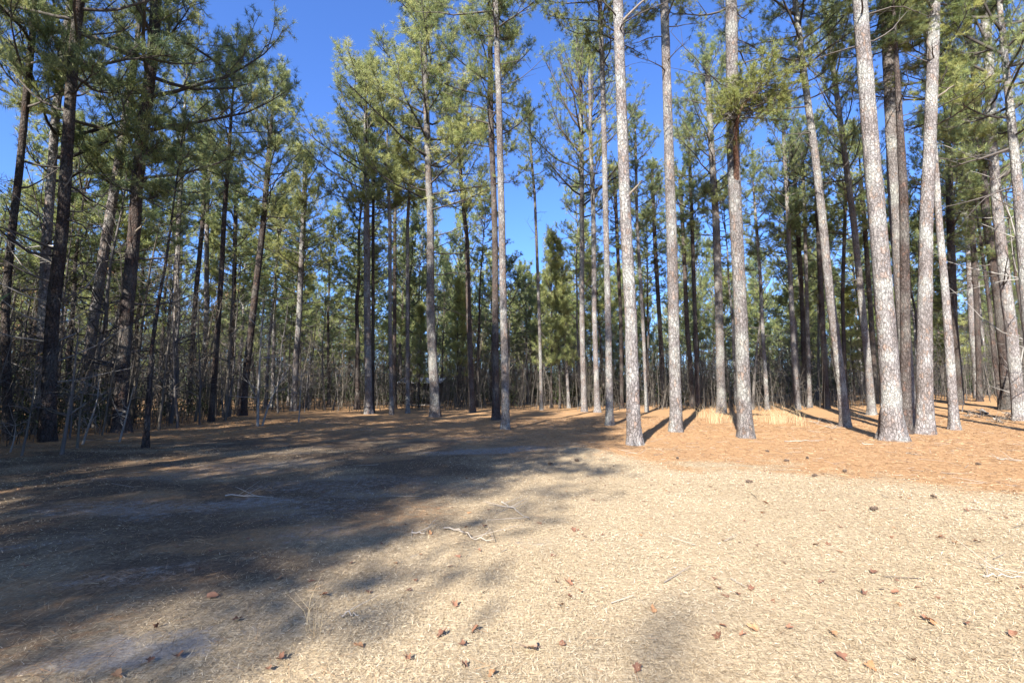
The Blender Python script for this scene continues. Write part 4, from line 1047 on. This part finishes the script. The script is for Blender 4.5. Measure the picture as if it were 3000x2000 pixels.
for k in range(13):
    x0 = rng.uniform(2815, 2995); y0 = rng.uniform(1203, 1236)
    stick([(x0, y0), (x0 + rng.uniform(20, 55), y0 + rng.uniform(-8, 9))], rng.uniform(.012, .028), 'grey dead branch in the brush heap under the mottled leaning pine', 7, 'brush_branch', 'branch', 'dead branches of the brush heap', None, 0.12, k, rng.uniform(.3, 1))

# ------------------------------------------------------------------ dry grass clumps
def sedge(px, py, n, h, lab, spread=0.16, seed=0):
    b = ground_at(px, py); rng = np.random.default_rng(seed); mb = MB()
    a = rng.normal(0, spread, (n, 3)); a[:, 2] = ground_z(a[:, 0] + b[0], a[:, 1] + b[1]) - b[2] - 0.01
    ln = rng.normal(0, 0.16, (n, 2)); hh = h * rng.uniform(0.4, 1.1, n)
    m = a + np.concatenate([ln * hh[:, None] * 0.5, hh[:, None] * 0.55], 1)
    e = m + np.concatenate([ln * hh[:, None] * 1.3 + rng.normal(0, .03, (n, 2)), hh[:, None] * 0.42], 1)
    t = rng.random(n)
    w = 0.0012 if h < 0.5 else 0.0045
    mb.sticks(a, m, w, w * 0.8, 0, t); mb.sticks(m, e, w * 0.8, w * 0.35, 0, t)
    tag(link('grass_clump', mb.mesh('grass_clump', [M_SEDGE]), None, [float(c) for c in b]), lab, 'grass clump', 'clumps of tall dry grass on the straw')
for k, (px, py, n, hh, lab) in enumerate([
    (2056, 1224, 40, 0.8, 'thin dry grass clump beside the thin black pine'), (2098, 1240, 130, 0.85, 'densest pale grass clump at the foot of the mottled grey pine'),
    (2132, 1238, 45, 0.6, 'low dry grass clump right of the densest clump'), (2240, 1236, 45, 0.75, 'dry grass clump just right of the crooked-limbed pine'),
    (2268, 1243, 80, 0.7, 'broad dry grass clump in the row right of the crooked-limbed pine'), (2292, 1240, 80, 1.0, 'tallest dry grass clump in the middle of the row'),
    (2318, 1238, 30, 0.6, 'sparse short grass clump near the right end of the row'), (2343, 1248, 55, 0.9, 'dry grass clump at the right end of the row'),
    (2205, 1232, 30, 0.6, 'sparse dry grass clump close against the crooked-limbed pine'), (2520, 1222, 45, 0.6, 'low tan grass clump in front of the green-footed pine'),
    (922, 1850, 8, 0.36, 'lone upright dry grass stalks on the shaded lawn')]):
    sedge(px, py, n if k == 10 else n // 2, hh, lab, 0.05 if k == 10 else 0.17, 400 + k)

# ------------------------------------------------------------------ fence, shed, white outbuilding
def fence():
    x0, x1, y0, y1 = 26.0, 62.0, 52.0, 44.0
    n = 13
    e = thing('wire_fence', (x0, y0, gz(x0, y0)), 'low square-mesh wire fence running behind the pine at far right', 'fence'); b = np.array(e.location)
    xs = np.linspace(x0, x1, n); ys = np.linspace(y0, y1, n)
    pm = MB(); pm.tube([[0, 0, -0.2], [0, 0, 0.5], [0, 0, 1.15]], [0.045, 0.045, 0.04], 7, 0, 0.4); pme = pm.mesh('post', [M_BOARD])
    for x, y in zip(xs, ys):
        link('post', pme, e, (x - b[0], y - b[1], gz(x, y) - b[2]))
    xs = np.linspace(x0, x1, 200); ys = np.linspace(y0, y1, 200); zs = ground_z(xs, ys)
    for hgt in (0.08, 0.25, 0.42, 0.6, 0.8, 1.0):
        mb = MB(); q = np.stack([xs, ys - 0.05, zs + hgt], -1) - b
        mb.sticks(q[:-1], q[1:], 0.005, 0.005, 0, 0.8); link('wire', mb.mesh('wire', [M_WIRE]), e)
    mb = MB(); q = np.stack([xs, ys - 0.05, zs], -1) - b
    mb.sticks(q + [0, 0, 0.05], q + [0, 0, 1.0], 0.004, 0.004, 0, 0.7)
    o = link('mesh_wires', mb.mesh('mesh_wires', [M_WIRE]), e); o['kind'] = 'stuff'
fence()

def shed():
    d = 52.0; x = (1235 - 1500) / F * d; z = gz(x, d)
    e = thing('shed', (x, d, z), 'dark low shed with a pale roof edge deep behind the tallest centre pine', 'shed')
    W, D_, Hh = 4.4, 3.2, 2.3
    pl = MB(); pl.box((0, 0, Hh / 2), (0.235, 0.03, Hh), 0, 0.4); plank = pl.mesh('plank', [M_BOARD])
    for k in range(18):
        xx = -W / 2 + 0.122 + k * 0.2445
        if 1.0 < xx < 1.9: continue
        o = link('plank', plank, e, (xx, -D_ / 2 + 0.004 * (k % 3), 0))
        link('plank', plank, e, (xx, D_ / 2, 0))
    for s in (-1, 1):
        mb = MB(); mb.box((s * (W / 2 + 0.03), 0, Hh / 2), (0.05, D_ - 0.05, Hh), 0, 0.3); link('side_wall', mb.mesh('side_wall', [M_BOARD]), e)
    mb = MB(); mb.box((1.45, -D_ / 2 + 0.06, 1.0), (0.9, 0.04, 2.0), 0, 0.05); link('door', mb.mesh('door', [M_BOARD]), e)
    R = Matrix.Rotation(rad(9), 3, 'X')
    mb = MB(); mb.box((0, 0, Hh + 0.28), (W + 0.7, D_ + 0.9, 0.06), 0, 0.6, R); link('roof', mb.mesh('roof', [M_ROOF], False), e)
    mb = MB(); mb.box((0, -D_ / 2 - 0.44, Hh - 0.02), (W + 0.7, 0.04, 0.09), 0, 0.4, R); link('fascia', mb.mesh('fascia', [M_WHITE], False), e)
shed()

def white_building():
    d = 72.0; x = (2425 - 1500) / F * d; z = gz(x, d) + 0.0
    e = thing('outbuilding', (x, d, z), 'small white outbuilding glimpsed far back left of the lichen-patched leaning pine', 'outbuilding')
    mb = MB(); mb.box((0, 0, 0.75), (5.0, 3.0, 1.5), 0, 0.8); link('wall', mb.mesh('wall', [M_WHITE], False), e)
    for s in (-1, 1):
        mb = MB(); mb.box((0, s * 0.85, 1.85), (5.4, 2.0, 0.06), 0, 0.9, Matrix.Rotation(rad(s * -24), 3, 'X')); link('roof_slope', mb.mesh('roof_slope', [M_ROOF], False), e)
    for xx in (-1.4, 0.2, 1.6):
        mb = MB(); mb.box((xx, -1.515, 0.9), (0.8, 0.04, 0.6), 0, 0.6); w = link('window', mb.mesh('window', [M_WHITE], False), e)
        mb = MB(); mb.box((xx, -1.53, 0.9), (0.66, 0.03, 0.46), 0, 0.5); link('pane', mb.mesh('pane', [M_PANE], False), w)
white_building()
